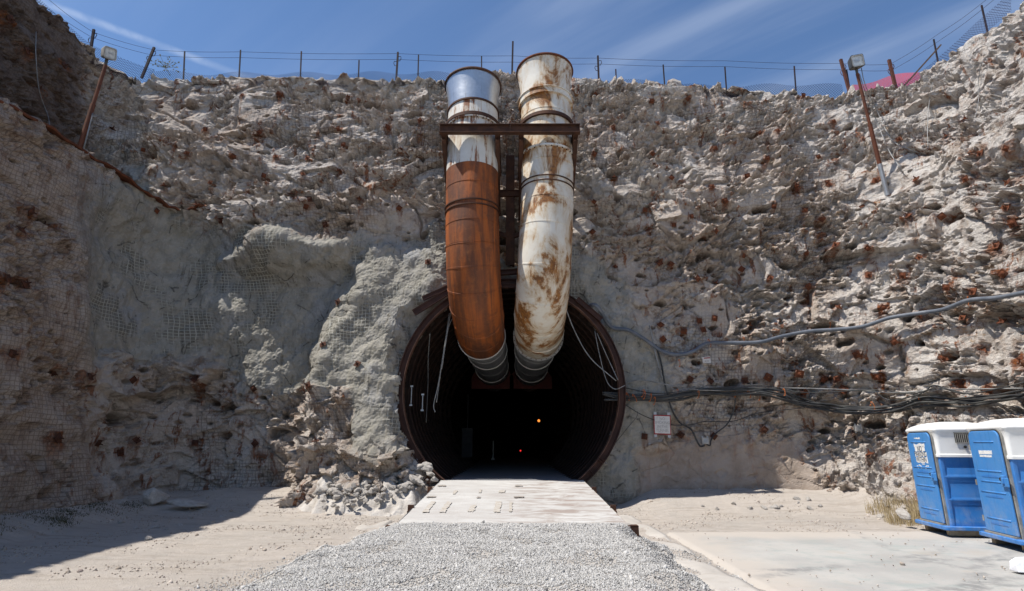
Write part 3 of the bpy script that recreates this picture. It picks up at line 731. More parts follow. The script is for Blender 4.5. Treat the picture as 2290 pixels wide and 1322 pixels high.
# hollow steel tubes sticking out at the sides
for (px, py, s) in ((882, 1176, -1), (1385, 1174, 1)):
    p = atz(px, py, 0.30); mb = MB(); Lx, t_, h_ = 0.42, 0.025, 0.2
    y0 = P0Y+0.18
    for (dy, dz_, sy_, sz_) in ((-.08, 0, t_, h_), (.08, 0, t_, h_), (0, h_/2, .185, t_), (0, -h_/2, .185, t_)):
        mb.box((s*(PW+0.02), y0+dy, 0.30+dz_), (0.3, sy_, sz_))
    mb.box((s*(PW-0.1), y0, 0.3), (0.02, 0.15, 0.19))
    o = mb.build('lifting_tube', M['rust_steel'], ramp); o.matrix_parent_inverse = Matrix.Translation(-ro)
for y in (13.0, 15.9):
    for s in (-1, 1):
        mb = MB(); mb.box((s*(PW+0.05), y, plate_z(y)-0.02), (0.12, 0.1, 0.16)); mb.box((s*(PW+0.09), y, plate_z(y)-0.1), (0.03, 0.3, 0.1))
        o = mb.build('side_lug', M['rust_steel'], ramp); o.matrix_parent_inverse = Matrix.Translation(-ro)

# tunnel floor and lining
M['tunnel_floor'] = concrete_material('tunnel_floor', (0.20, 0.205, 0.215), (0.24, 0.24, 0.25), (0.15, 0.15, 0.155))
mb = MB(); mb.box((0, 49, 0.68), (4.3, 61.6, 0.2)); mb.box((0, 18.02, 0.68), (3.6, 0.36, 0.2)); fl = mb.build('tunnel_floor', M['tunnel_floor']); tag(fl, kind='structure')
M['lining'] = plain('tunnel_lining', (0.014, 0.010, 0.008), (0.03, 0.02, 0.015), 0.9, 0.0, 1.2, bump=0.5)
tun = thing('tunnel_lining', 'dark round tunnel bore receding behind the portal ring', 'tunnel', (0, RING_Y, 0.8))
mb = MB()
rings = []
for k in range(60):
    y = RING_Y+0.25+k*1.0; rings.append([Vector((TC.x+3.52*math.cos(a), y, TC.z+3.52*math.sin(a))) for a in [2*math.pi*i/72 for i in range(72)]])
mb.loft(rings, cap0=False, cap1=True)
# horizontal steel lagging channels between the ribs
for k in range(54):
    a = 2*math.pi*k/54
    if math.sin(a) < -0.78: continue
    p = Vector((TC.x+3.47*math.cos(a), 0, TC.z+3.47*math.sin(a)))
    mb.bar(p+Vector((0, RING_Y+0.3, 0)), p+Vector((0, 48, 0)), 0.05, 0.2, (-p.z+TC.z, 0, p.x))
# dark packing between the lining and the rock behind the first ring
rings = [[Vector((TC.x+r*math.cos(a), y, TC.z+r*math.sin(a))) for a in [2*math.pi*i/72 for i in range(72)]] for (r, y) in ((3.53, RING_Y+0.4), (3.8, RING_Y+0.75), (4.6, RING_Y+1.5))]
mb.loft(rings, cap0=False, cap1=False)
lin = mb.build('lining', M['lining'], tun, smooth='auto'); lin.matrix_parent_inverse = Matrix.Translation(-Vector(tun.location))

def rib_mesh(y, full=False):
    mb = MB(); n = 120
    def ring(r0, r1, y0, y1):
        vs, fs = [], []
        for k in range(n):
            a = 2*math.pi*k/n; c, s = math.cos(a), math.sin(a)
            for (r, yy) in ((r0, y0), (r1, y0), (r1, y1), (r0, y1)): vs.append((TC.x+r*RS*c, yy, TC.z+r*RS*s))
        for k in range(n):
            a, b = k*4, ((k+1) % n)*4
            for i in range(4): fs.append((a+i, a+(i+1) % 4, b+(i+1) % 4, b+i))
        mb.add(vs, fs)
    return mb, ring
rib = thing('steel_rib', 'rusty red-brown steel arch ring framing the tunnel mouth', 'steel arch', (0, RING_Y, TC.z))
off = Matrix.Translation(-Vector((0, RING_Y, TC.z)))
mb, ring = rib_mesh(0); ring(4.045, 4.07, RING_Y-0.13, RING_Y+0.13); mb.build('outer_flange', M['rib_steel'], rib, 'auto').matrix_parent_inverse = off
mb, ring = rib_mesh(0); ring(3.85, 4.045, RING_Y-0.012, RING_Y+0.012); mb.build('web', M['rib_steel'], rib, 'auto').matrix_parent_inverse = off
mb, ring = rib_mesh(0); ring(3.832, 3.85, RING_Y-0.13, RING_Y+0.13); mb.build('inner_flange', M['rib_edge'], rib, 'auto').matrix_parent_inverse = off
for a in (218, 226, 322, 314):
    ar = math.radians(a); c = Vector((TC.x+3.945*RS*math.cos(ar), RING_Y-0.07, TC.z+3.945*RS*math.sin(ar))); rdir = Vector((math.cos(ar), 0, math.sin(ar)))
    mb = MB(); 
    for d in (-.035, .035):
        tdir = Vector((-math.sin(ar), 0, math.cos(ar)))
        mb.bar(c-rdir*.085+tdir*d, c+rdir*.085+tdir*d, 0.2, 0.022, tdir)
        for e in (-.045, .045): mb.tube([c+rdir*e+tdir*(d-.03)-Vector((0, .04, 0)), c+rdir*e+tdir*(d+.03)-Vector((0, .04, 0))], 0.022, 6)
    mb.build('joint_plate', M['rib_steel'], rib).matrix_parent_inverse = off
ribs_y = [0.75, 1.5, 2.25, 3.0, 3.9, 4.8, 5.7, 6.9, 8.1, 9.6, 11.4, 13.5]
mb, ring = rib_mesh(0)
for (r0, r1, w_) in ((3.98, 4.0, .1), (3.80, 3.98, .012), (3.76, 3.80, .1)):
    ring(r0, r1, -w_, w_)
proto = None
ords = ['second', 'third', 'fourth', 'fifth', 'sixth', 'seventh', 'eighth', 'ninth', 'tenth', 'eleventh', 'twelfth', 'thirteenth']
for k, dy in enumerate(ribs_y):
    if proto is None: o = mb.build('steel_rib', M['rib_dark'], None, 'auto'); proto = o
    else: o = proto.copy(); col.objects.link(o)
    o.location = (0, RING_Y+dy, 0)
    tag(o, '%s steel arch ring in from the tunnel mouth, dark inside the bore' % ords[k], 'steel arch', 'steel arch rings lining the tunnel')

# steel pieces over the crown of the portal
for i, (a, b, wd, ht, lab) in enumerate([((925, 700), (1010, 648), .12, .2, 'rusty steel channel lying along the upper left edge of the tunnel ring'), ((945, 668), (1008, 640), .1, .14, 'short rusty steel offcut above the upper left of the tunnel ring'), ((1090, 612), (1180, 606), .2, .16, 'rusty steel lintel beam above the tunnel between the two ducts'), ((1085, 640), (1180, 640), .14, .12, 'lower rusty cross bar under the lintel between the two ducts'), ((1290, 668), (1345, 715), .1, .16, 'rusty steel channel lying along the upper right edge of the tunnel ring')]):
    A, B = at(*a, RING_Y-0.15), at(*b, RING_Y-0.15); o_ = (A+B)/2
    mb = MB(); mb.ibeam(A, B, ht, wd, 0.02); tag(mb.build('steel_beam', M['rib_steel'], origin=o_), lab, 'steel beam')

# ------------------------------------------------------------------ ventilation ducts
def duct_mat(name, kind):
    t = NT(name, 0.5, 0.0, 0.35); v = t.coords(); uv = t.coords('UV', (1, 1, 1))
    s = t.coords('Object', (3.0, 3.0, 0.30))
    n1, n2, n3 = t.noise(v, 1.1, 5, 0.65), t.noise(s, 1.3, 6, 0.7, 0.3), t.noise(v, 9, 5, 0.7)
    orange = t.mix(t.rng(n3, 0.35, 0.65), (0.34, 0.145, 0.035), (0.16, 0.066, 0.024))
    if kind == 'white':
        c = t.mix(t.rng(n1, 0.35, 0.7), (0.72, 0.69, 0.61), (0.63, 0.59, 0.50))
        m = t.math('ADD', t.math('MULTIPLY', t.noise(t.coords('Object', (1, 1, 0.6)), 1.25, 8, 0.70, 0.7), 0.78), t.math('MULTIPLY', n2, 0.25))
        low_ = t.rng(t.sep(t.tc.outputs['Object'])[2], -6.2, -8.0, 0.012, 0.10)
        sc_ = t.sep(uv); lap = t.math('MULTIPLY', t.rng(t.math('ABSOLUTE', t.math('SUBTRACT', t.math('FRACT', t.math('MULTIPLY', sc_[1], 0.93)), 0.5)), 0.16, 0.0), 0.022); low_ = t.math('ADD', low_, lap)
        c = t.mix(t.rng(t.math('ADD', m, low_), 0.445, 0.57, 0, 0.65), c, (0.52, 0.34, 0.15))
        c = t.mix(t.rng(t.math('ADD', m, low_), 0.52, 0.605), c, orange)
        t.put(0.55, t.b.inputs['Roughness'])
    elif kind == 'whiterust':
        c = t.mix(t.rng(n1, 0.35, 0.7), (0.70, 0.685, 0.63), (0.62, 0.59, 0.52))
        c = t.mix(t.rng(n2, 0.46, 0.58, 0, 0.55), c, (0.48, 0.33, 0.17))
        c = t.mix(t.math('MULTIPLY', t.rng(n2, 0.50, 0.58), t.rng(n1, 0.40, 0.52)), c, t.mix(t.rng(n3, .4, .6), (0.17, 0.06, 0.022), (0.25, 0.09, 0.03)))
    elif kind == 'rust':
        su = t.coords('UV', (26, 0.5, 1))
        n4 = t.noise(su, 1.0, 6, 0.65, 0.6); n5 = t.noise(t.coords('UV', (6, 0.35, 1)), 1.0, 4, 0.6)
        c = t.mix(t.rng(n4, 0.36, 0.62), (0.37, 0.10, 0.02), (0.15, 0.05, 0.02))
        c = t.mix(t.rng(n5, 0.45, 0.65, 0, 0.75), c, (0.095, 0.042, 0.026))
        c = t.mix(t.rng(t.noise(v, 2.3, 6, 0.7), 0.5, 0.68, 0, 0.65), c, (0.11, 0.042, 0.022))
        c = t.mix(t.rng(t.sep(t.tc.outputs['Object'])[2], 9.6, 11.6, 0, 0.5), c, (0.13, 0.05, 0.025))
        c = t.mix(t.rng(n3, 0.5, 0.75, 0, 0.4), c, (0.37, 0.14, 0.035))
        t.put(0.7, t.b.inputs['Roughness'])
    elif kind == 'galv':
        vo = t.voro(v, 14, 'F1', 'Color')
        c = t.mix(t.rng(t.sep(vo)[0], 0.0, 1.0, 0.0, 0.5), (0.50, 0.525, 0.55), (0.40, 0.425, 0.45))
        st = t.noise(t.coords('UV', (30, 0.22, 1)), 1.0, 4, 0.7)
        c = t.mix(t.rng(st, 0.60, 0.68, 0, 0.75), c, (0.16, 0.12, 0.09))
        t.put(0.38, t.b.inputs['Roughness']); t.put(0.75, t.b.inputs['Metallic'])
    else:
        c = t.mix(t.rng(n1, 0.35, 0.7), (0.40, 0.41, 0.41), (0.30, 0.305, 0.305))
        t.put(0.55, t.b.inputs['Roughness'])
    t.color(c); t.bump(t.noise(v, 2.2, 4), 0.25, 0.05, ); return t.m
for k in ('white', 'whiterust', 'rust', 'galv', 'grey'): M['duct_'+k] = duct_mat('duct_'+k, k)

def spline(pts, n=10):
    out = []
    P = [pts[0]*2-pts[1]]+pts+[pts[-1]*2-pts[-2]]
    for i in range(1, len(P)-2):
        for k in range(n):
            t = k/n; a, b, c, d = P[i-1], P[i], P[i+1], P[i+2]
            out.append(0.5*((2*b)+(c-a)*t+(2*a-5*b+4*c-d)*t*t+(3*b-a-3*c+d)*t*t*t))
    out.append(pts[-1].copy()); return out
DR = 0.856
class Duct:
    def __init__(s, name, label, path):
        s.path = spline([Vector(p) for p in path], 14); s.root = thing(name, label, 'duct', s.path[0])
        s.inv = Matrix.Translation(-s.path[0])
        s.L = [0]
        for a, b in zip(s.path, s.path[1:]): s.L.append(s.L[-1]+(b-a).length)
    def at(s, l):
        l = max(0, min(l, s.L[-1]-1e-4)); i = int(np.searchsorted(s.L, l, side='right'))-1
        f = (l-s.L[i])/(s.L[i+1]-s.L[i]); p = s.path[i].lerp(s.path[i+1], f)
        i0, i1 = max(i-2, 0), min(i+3, len(s.path)-1); return p, (s.path[i1]-s.path[i0]).normalized()
    def find(s, py):
        """arc length at which the axis crosses a row of the photograph"""
        best = min(range(len(s.path)), key=lambda i: abs(project(s.path[i].x, s.path[i].y, s.path[i].z)[1]-py)); return s.L[best]
    def sweep(s, prof, name, mat, parent=None, n=64, cap=False):
        """prof: list of (arc length, radius)"""
        vs, uvs, fs = [], [], []
        for (l, r) in prof:
            p, t = s.at(l); a = Vector((1, 0, 0))-t*t.x; a.normalize(); b = t.cross(a)
            if l < 0: p = p+t*l
            for k in range(n+1):
                th = 2*math.pi*k/n; vs.append(p+(a*math.cos(th)+b*math.sin(th))*r); uvs.append((k/n, l))
        for i in range(len(prof)-1):
            for k in range(n): fs.append((i*(n+1)+k, i*(n+1)+k+1, (i+1)*(n+1)+k+1, (i+1)*(n+1)+k))
        mb = MB(); mb.add(vs, fs, uvs); o = mb.build(name, mat, parent or s.root, 'auto'); o.matrix_parent_inverse = s.inv if parent is None else Matrix()
        return o
    def pipe(s, l0, l1, name, mat, seams=(), r=None):
        r = r or DR; ls = list(np.arange(l0, l1, 0.09))+[l1]
        prof = []
        for l in ls: prof.append((l, r))
        for sm in seams:
            prof += [(sm-0.022, r), (sm-0.016, r+0.012), (sm+0.016, r+0.012), (sm+0.022, r)]
        prof.sort(); 
        return s.sweep(prof, name, mat)
    def ring(s, l, r, w, h, name, mat, bolts=0):
        o = s.sweep([(l-w/2, r-0.01), (l-w/2, r+h), (l+w/2, r+h), (l+w/2, r-0.01)], name, mat)
        if bolts:
            p, t = s.at(l); a = (Vector((1, 0, 0))-t*t.x).normalized(); b = t.cross(a)
            for k in range(bolts):
                th = 2*math.pi*k/bolts; q = p+(a*math.cos(th)+b*math.sin(th))*(r+h*0.55)
                mb = MB(); mb.tube([q-t*(w/2+0.03), q+t*(w/2+0.03)], 0.02, 6)
                mb.build('bolt', M['rust_steel'], o)
        return o
A = lambda px, py, Y: tuple(at(px, py, Y))
dl = Duct('ventilation_duct', 'left duct with shiny galvanised bell mouth, white upper pipe and rust-orange lower pipe', [A(1058, 228, 17.45), A(1058, 270, 17.38), A(1057, 330, 17.3), A(1056, 400, 17.25), A(1056, 470, 17.2), A(1057, 540, 17.2), A(1059, 610, 17.35), A(1063, 665, 17.75), A(1070, 710, 18.6), A(1075, 746, 20.2), A(1090, 785, 24.0), A(1100, 820, 28.7), A(1107, 846, 35.0)])
dr = Duct('ventilation_duct', 'right duct, white all the way down with brown rust patches and a taller bell mouth', [A(1219, 199, 17.5), A(1221, 260, 17.42), A(1223, 330, 17.3), A(1224, 400, 17.25), A(1223, 470, 17.2), A(1220, 540, 17.2), A(1216, 610, 17.35), A(1212, 665, 17.75), A(1207, 710, 18.6), A(1205, 746, 20.2), A(1195, 785, 24.0), A(1188, 820, 28.7), A(1184, 846, 35.0)])
# left duct
F = dl.find
l_w0, l_fl, l_rust, l_end, l_grey = F(258), F(292), F(392), F(752), F(785)
dl.sweep([(-0.62, DR+0.105), (-0.3, DR+0.055), (0.0, DR+0.015), (l_w0-.03, DR+0.003), (l_w0+0.01, DR-0.005)], 'bell_mouth', M['duct_galv'])
dl.sweep([(-0.66, DR+0.09), (-0.66, DR+0.14), (-0.61, DR+0.15), (-0.57, DR+0.12), (-0.61, DR+0.09)], 'rim', M['rust_steel'])
dl.ring(l_w0, DR-.005, 0.06, 0.045, 'flange', M['rust_steel'])
dl.pipe(l_w0, l_rust, 'upper_pipe', M['duct_whiterust'], [])
dl.ring(l_fl, DR, 0.07, 0.06, 'flange', M['duct_whiterust'], 28)
seams = [F(y) for y in (432, 512, 556, 602, 642, 678, 708, 732)]
dl.pipe(l_rust, l_end, 'rusty_elbow', M['duct_rust'], seams, DR+0.004)
for y in (470, 480): dl.ring(F(y), DR+.004, 0.035, 0.035, 'clamp_band', M['rust_steel'])
dl.ring(l_end, DR, 0.06, 0.04, 'flange', M['band_metal'])
dl.pipe(l_end, dl.L[-1], 'lower_pipe', M['duct_grey'], [F(765), F(800)], DR-.035)
dl.ring(F(781), DR-.035, 0.05, 0.035, 'flange', M['band_metal']); dl.ring(F(818), DR-.035, 0.05, 0.03, 'flange', M['band_metal'])
# right duct
F = dr.find
r_b = F(234); r_end = F(752)
dr.sweep([(-0.66, DR+0.125), (-0.3, DR+0.065), (0.05, DR+0.02), (r_b, DR+0.0)], 'bell_mouth', M['duct_white'])
dr.sweep([(-0.70, DR+0.11), (-0.70, DR+0.155), (-0.65, DR+0.165), (-0.61, DR+0.135), (-0.65, DR+0.11)], 'rim', M['bolt_rust'])
dr.ring(r_b+0.08, DR, 0.22, 0.08, 'collar', M['duct_white'])
dr.ring(r_b-.03, DR+.08, 0.03, 0.04, 'flange', M['duct_white'])
seams = [F(y) for y in (275, 378, 460, 515, 596, 656, 705, 735)]
dr.pipe(r_b, r_end, 'white_pipe', M['duct_white'], seams)
dr.ring(F(356), DR, 0.06, 0.07, 'flange', M['duct_whiterust'], 30)
for y in (420, 430): dr.ring(F(y), DR, 0.03, 0.035, 'clamp_band', M['rust_steel'])
dr.ring(r_end, DR, 0.07, 0.075, 'flange', M['duct_grey'], 30)
dr.pipe(r_end, dr.L[-1], 'lower_pipe', M['duct_grey'], [F(765), F(800)], DR-.035)
dr.ring(F(781), DR-.035, 0.05, 0.035, 'flange', M['band_metal']); dr.ring(F(818), DR-.035, 0.05, 0.03, 'flange', M['band_metal'])
# vertical lap seam on the right duct front
# red saddle brackets under the pipes in the bore
for (D_, sx_, lab) in ((dl, -1, 'dark red saddle bracket under the left duct inside the tunnel'), (dr, 1, 'dark red saddle bracket under the right duct inside the tunnel')):
    p, t = D_.at(D_.find(826)); mb = MB()
    poly = [(-1.0, 0.25), (-1.0, -0.95)] if False else None
    pts = [(DR*1.0*math.cos(a), DR*1.0*math.sin(a)) for a in np.linspace(math.pi*1.02, math.pi*1.98, 20)]
    poly = pts+[(1.1, -0.4), (1.1, -1.02), (-1.1, -1.02), (-1.1, -0.4)]
    mb.prism(poly, lambda q: Vector((p.x+q[0], p.y-.05, p.z+q[1])), lambda q: Vector((p.x+q[0], p.y+.05, p.z+q[1])))
    tag(mb.build('saddle_bracket', M['red_paint'], origin=p), lab, 'bracket')

# ------------------------------------------------------------------ steel bracket frame that carries the ducts
br = thing('duct_bracket', 'dark brown steel bracket frame clamped round both ducts high on the wall', 'steel frame', at(1140, 290, 16.4))
inv = Matrix.Translation(-Vector(br.location))
pl, tl = dl.at(dl.find(288)); pr, tr_ = dr.at(dr.find(288))
zc = (pl.z+pr.z)/2; yc = (pl.y+pr.y)/2
yf = yc-DR-0.22; yw = 19.9
fl_ = at(983, 289, yf); fr_ = at(1297, 289, yf); zf = (fl_.z+fr_.z)/2
def part(mb, name, mat='rust_steel'): o = mb.build(name, M[mat], br); o.matrix_parent_inverse = inv; return o
mb = MB(); mb.ibeam((fl_.x, yf, zf), (fr_.x, yf, zf), 0.30, 0.2, 0.025)
for x in (fl_.x+0.02, fr_.x-0.02, at(1141, 289, yf).x): mb.box((x, yf-0.0, zf), (0.02, 0.19, 0.25))
part(mb, 'front_beam')
xs_ = [fl_.x+0.12, at(1112, 300, yf).x, at(1166, 300, yf).x, fr_.x-0.12]
for x in xs_:
    mb = MB(); mb.ibeam((x, yf+0.1, zf), (x, yw, zf), 0.28, 0.16, 0.02); part(mb, 'side_beam')
    mb = MB(); mb.ibeam((x, yf+0.25, zf-0.2), (x, yw-0.5, zf-2.3), 0.2, 0.14, 0.02, (0, 1, 1)); part(mb, 'knee_brace')
xm = at(1141, 380, yc+0.6).x; yp = yc+0.95
mb = MB(); mb.ibeam((xm, yp, zf+0.1), (xm, yp+0.2, zf-3.9), 0.34, 0.3, 0.03, (0, 1, 0)); part(mb, 'post')
mb = MB(); mb.ibeam((xs_[0], yp-.1, zf-1.35), (xs_[3], yp-.1, zf-1.35), 0.22, 0.14, 0.02); part(mb, 'cross_beam')
for s in (-1, 1):
    mb = MB(); mb.bar((xm+s*0.1, yp, zf-2.9), (xm+s*1.5, yp+.1, zf-2.35), 0.12, 0.14); part(mb, 'diagonal_brace')
for (p, t) in ((pl, tl), (pr, tr_)):
    mb = MB(); a = (Vector((1, 0, 0))-t*t.x).normalized(); b = t.cross(a)
    ri = [[p+t*d+(a*math.cos(th)+b*math.sin(th))*r for th in np.linspace(0, 2*math.pi, 49)[:-1]] for (d, r) in ((-.06, DR+.012), (-.06, DR+.085), (.06, DR+.085), (.06, DR+.012), (-.06, DR+.012))]
    mb.loft(ri, False, False); part(mb, 'clamp_ring')
mb = MB(); mb.bar((fl_.x, yw, zf), (fr_.x, yw, zf), 0.16, 0.25); part(mb, 'rear_beam')

# ------------------------------------------------------------------ rock bolts
def bolt_proto(mat, big=1.0):
    mb = MB(); s = 0.085*big
    mb.box((0, 0, 0.008), (2*s, 2*s, 0.016)); o1 = None
    rings = [[Vector((r*math.cos(a), r*math.sin(a), z)) for a in [2*math.pi*k/10 for k in range(10)]] for (r, z) in ((0.058*big, 0.012), (0.04*big, 0.035), (0.028, 0.037), (0.028, 0.065), (0.014, 0.066), (0.014, 0.12))]
    mb.loft(rings); me = mb.build('rock_bolt', M[mat]); 
    return me
protos = {m: bolt_proto(m) for m in ('bolt_rust', 'bolt_dark')}
used = {m: False for m in protos}; bolt_idx = []
def put_bolt(px, py, mat, label, group, sc=1.0):
    p, n = on_wall(px, py, 0.035, 4); bolt_idx.append(on_wall.last)
    if n.z < -0.5: n.z = -0.2
    n.normalize()
    o = protos[mat] if not used[mat] else protos[mat].copy()
    if used[mat]: col.objects.link(o)
    used[mat] = True
    q = n.to_track_quat('Z', 'Y'); q = q @ Matrix.Rotation(rng.uniform(0, 6.28), 3, 'Z').to_quaternion()
    o.rotation_mode = 'XYZ'; o.location = p; o.rotation_euler = q.to_euler(); o.scale = (sc, sc, sc)
    tag(o, label, 'bolt plate', group)
hand = [(755, 672), (680, 873), (565, 868), (437, 846), (692, 858), (437, 988), (575, 990), (653, 438), (695, 448), (492, 495), (725, 500), (720, 770), (702, 988), (955, 585), (797, 812), (115, 830), (27, 790), (15, 620), (50, 635), (200, 845), (300, 848), (220, 990), (300, 990), (70, 470), (100, 510), (45, 520), (270, 1010), (130, 975)]
for (x, y) in hand:
    if x < 310 : lab, g = 'dark rusty plate bolted to the shaded left rock wall under wire mesh', 'bolt plates on the lower left wall'
    elif x < 650 and y > 520: lab, g = 'dark square bolt plate on shaded grey sprayed concrete left of the tunnel', 'bolt plates on the shaded sprayed concrete'
    elif y < 520: lab, g = 'dark square bolt plate on meshed rock just above the grey sprayed concrete', 'bolt plates above the sprayed concrete'
    else: lab, g = 'rusty square bolt plate on the bulging rock just left of the tunnel ring', 'bolt plates on the buttress beside the tunnel'
    put_bolt(x, y, 'bolt_dark', lab, g, 1.15)
low_right = [(1590, 850), (1540, 850), (1668, 850), (1520, 972), (1598, 973), (1437, 975), (1712, 963), (1575, 735), (1560, 715), (1480, 725), (1483, 762), (1680, 733), (1600, 710), (1470, 590), (1478, 587), (1603, 632), (1555, 620), (1530, 740), (1658, 600), (1725, 625)]
for (x, y) in low_right: put_bolt(x, y, 'bolt_dark' if y > 800 else 'bolt_rust', 'rusty bolt plate on the shaded meshed rock between tunnel and right corner', 'bolt plates on the shaded rock right of the tunnel', 1.1)
cnt = 0
def scatter(x0, x1, y0, y1, dx, dy, test, lab, g, mat, sc=1.0):
    y = y0; row = 0
    while y < y1:
        x = x0+(row % 2)*dx/2
        while x < x1:
            px, py = x+rng.uniform(-.3, .3)*dx, y+rng.uniform(-.3, .3)*dy
            if test(px, py) and rng.random() < 0.86: put_bolt(px, py, mat, lab, g, sc*rng.uniform(0.85, 1.15))
            x += dx
        y += dy; row += 1
ductclear = lambda x, y: not (970 < x < 1310 and y < 640)
scatter(340, 1880, 215, 500, 92, 62, lambda x, y: ductclear(x, y) and y > 205 and not (y > 470 and x < 1000) and x < 1900, 'small rusty bolt plate on the sunlit rough rock of the upper back wall', 'bolt plates on the upper back wall', 'bolt_rust')
scatter(1340, 1700, 520, 600, 90, 60, lambda x, y: True, 'rusty bolt plate on crumbly rock right of the ducts at mid height', 'bolt plates at mid height of the back wall', 'bolt_rust')
scatter(1700, 2285, 250, 900, 88, 76, lambda x, y: x > 1740+0.1*(y-300) and y > 120 and not (y < 320 and x < 2000) and y > (2290-x)*0.62+60, 'rust-red bolt plate on the bright sunlit rock of the right wall', 'bolt plates on the right wall', 'bolt_rust', 1.1)
scatter(20, 300, 60, 360, 84, 80, lambda x, y: y > 30+0.55*x and y < 150+0.7*x, 'rusty bolt plate high on the shaded upper left wall above the ledge', 'bolt plates on the upper left wall', 'bolt_dark', 1.1)
for (x, y) in ((1945, 1020), (1885, 870), (1840, 850), (1715, 840), (1785, 835), (2260, 495)): put_bolt(x, y, 'bolt_rust', 'large orange rust bolt plate on pale rock low on the right wall', 'bolt plates low on the right wall', 1.4)

ba = np.zeros((NR, NC), np.float32)
for i in bolt_idx:
    r, c = divmod(int(i), NC); k = rng.uniform(0.5, 1.0); n_ = rng.randrange(9, 24)
    for dr_ in range(-n_, 5):
        wd = 4 if dr_ > -4 else 3-int(2*(-dr_/n_))
        a = k*(1.0 if dr_ >= -3 else 1-(-dr_/n_)**1.3); q = slice(max(c-wd, 0), c+wd+1)
        if 0 <= r+dr_ < NR: ba[r+dr_, q] = np.maximum(ba[r+dr_, q], a)
cliff.data.attributes['boltrust'].data.foreach_set('value', ba.ravel())

# ------------------------------------------------------------------ fence round the rim
def post(mb, base, top, w_): mb.bar(base, top, w_, w_*0.8, (0, 1, 0))
def fence(name, label, posts, wires, mat='fence_dark'):
    root = thing(name, label, 'fence', posts[0][0]); inv = Matrix.Translation(-Vector(posts[0][0]))
    for (b, t, w_, m_, br_) in posts:
        mb = MB(); d = (b-t).normalized(); mb.bar(b+d*0.5, t, w_, w_*0.8, (0, 1, 0))
        if br_:
            for f_, s in ((0.22, 1), (0.45, -1)):
                q = t.lerp(b, f_); mb.tube([q, q+Vector((s*.13, 0, .02)), q+Vector((s*.15, 0, -.08)), q+Vector((s*.1, 0, -.2)), q+Vector((0, 0, -.2))], 0.014, 5)
        mb.build('post', M[m_], root).matrix_parent_inverse = inv
    for wl in wires:
        mb = MB(); pts = []
        for a, b in zip(wl, wl[1:]):
            for k in range(6): pts.append(a.lerp(b, k/6)-Vector((0, 0, 0.05*math.sin(math.pi*k/6))))
        pts.append(wl[-1]); mb.tube(pts, 0.007, 5); mb.build('wire', M['fence_dark'], root).matrix_parent_inverse = inv
    return root
YF = 20.9
bp = [(411, 160, 413, 115, 0), (535, 166, 538, 112, 0), (672, 166, 674, 115, 0), (802, 164, 803, 135, 0), (887, 164, 890, 117, 1), (935, 163, 936, 123, 0), (1077, 170, 1077, 126, 0), (1145, 172, 1147, 93, 2), (1339, 178, 1337, 125, 1), (1378, 178, 1377, 155, 0), (1486, 186, 1483, 145, 0), (1624, 193, 1621, 150, 0), (1779, 190, 1776, 148, 0)]
posts = [(at(a, b, YF), at(c, d, YF), 0.075 if k else 0.05, 'fence_dark', k == 1) for (a, b, c, d, k) in bp]
w1 = [at(x, y, YF) for (x, y) in ((345, 112), (540, 116), (890, 120), (1150, 125), (1337, 130), (1621, 136), (1882, 142))]
w2 = [at(x, y, YF) for (x, y) in ((345, 124), (540, 129), (890, 133), (1150, 139), (1337, 143), (1621, 149), (1882, 156))]
fence('wire_fence', 'thin dark wire fence standing along the rim of the back wall', posts, [w1, w2])
XL, XR = -16.4, 16.8
lp = [(lambda a, b: (atx(a[0], a[1], XL), atx(b[0], b[1], XL), 0.085, 'fence_dark', True))(a, b) for a, b in (((203, 110), (210, 66)),)]
c0 = at(326, 152, 20.5); c1 = at(345, 106, 20.5)
lp.append((c0, c1, 0.09, 'fence_dark', True))
fence('wire_fence', 'leaning dark posts and two wires along the rim of the left wall', lp, [[at(345, 112, 20.5), atx(208, 72, XL), atx(110, 0, XL), atx(20, -70, XL)], [at(343, 124, 20.5), atx(206, 84, XL), atx(80, 0, XL), atx(0, -60, XL)]])
rp = [(at(1896, 192, 20.8), at(1880, 133, 20.8), 0.11, 'fence_rust', True), (at(2000, 184, 20.0), at(1988, 134, 20.0), 0.11, 'fence_rust', True), (atx(2096, 130, XR), atx(2088, 88, XR), 0.05, 'fence_dark', False), (atx(2204, 52, XR), atx(2195, 12, XR), 0.05, 'fence_dark', False), (at(1899, 192, 20.9), at(1893, 156, 20.9), 0.05, 'fence_dark', False)]
fence('wire_fence', 'rust-red posts and two wires climbing the rim of the right wall', rp, [[at(1882, 142, 20.8), at(1990, 144, 20.0), atx(2100, 75, XR), atx(2205, 0, XR), atx(2280, -55, XR)], [at(1884, 155, 20.8), at(1993, 158, 20.0), atx(2105, 88, XR), atx(2222, 0, XR), atx(2290, -50, XR)]])
A_, B_ = at(2022, 192, 19.3), at(2103, 102, 19.0)
mb = MB(); mb.bar(A_, B_, 0.14, 0.05); tag(mb.build('plank', M['plank'], origin=(A_+B_)/2), 'dark timber plank leaning up at the right corner of the rim', 'plank')
def net_material(name, c, sp, wdt):
    t = NT(name, 0.8); uv = t.tc.outputs['UV']; s = t.sep(uv)
    def line(a): return t.rng(t.math('ABSOLUTE', t.math('SUBTRACT', t.math('FRACT', t.math('DIVIDE', a, sp)), 0.5)), wdt, wdt*1.3, 1, 0)
    g = t.math('MAXIMUM', line(t.math('ADD', s[0], s[1])), line(t.math('SUBTRACT', s[0], s[1])))
    t.color(c); t.link(g, t.b.inputs['Alpha']); return t.m
M['net'] = net_material('net', (0.028, 0.03, 0.06), 0.10, 0.07)
M['red_net'] = net_material('red_net', (0.58, 0.07, 0.08), 0.03, 0.17)
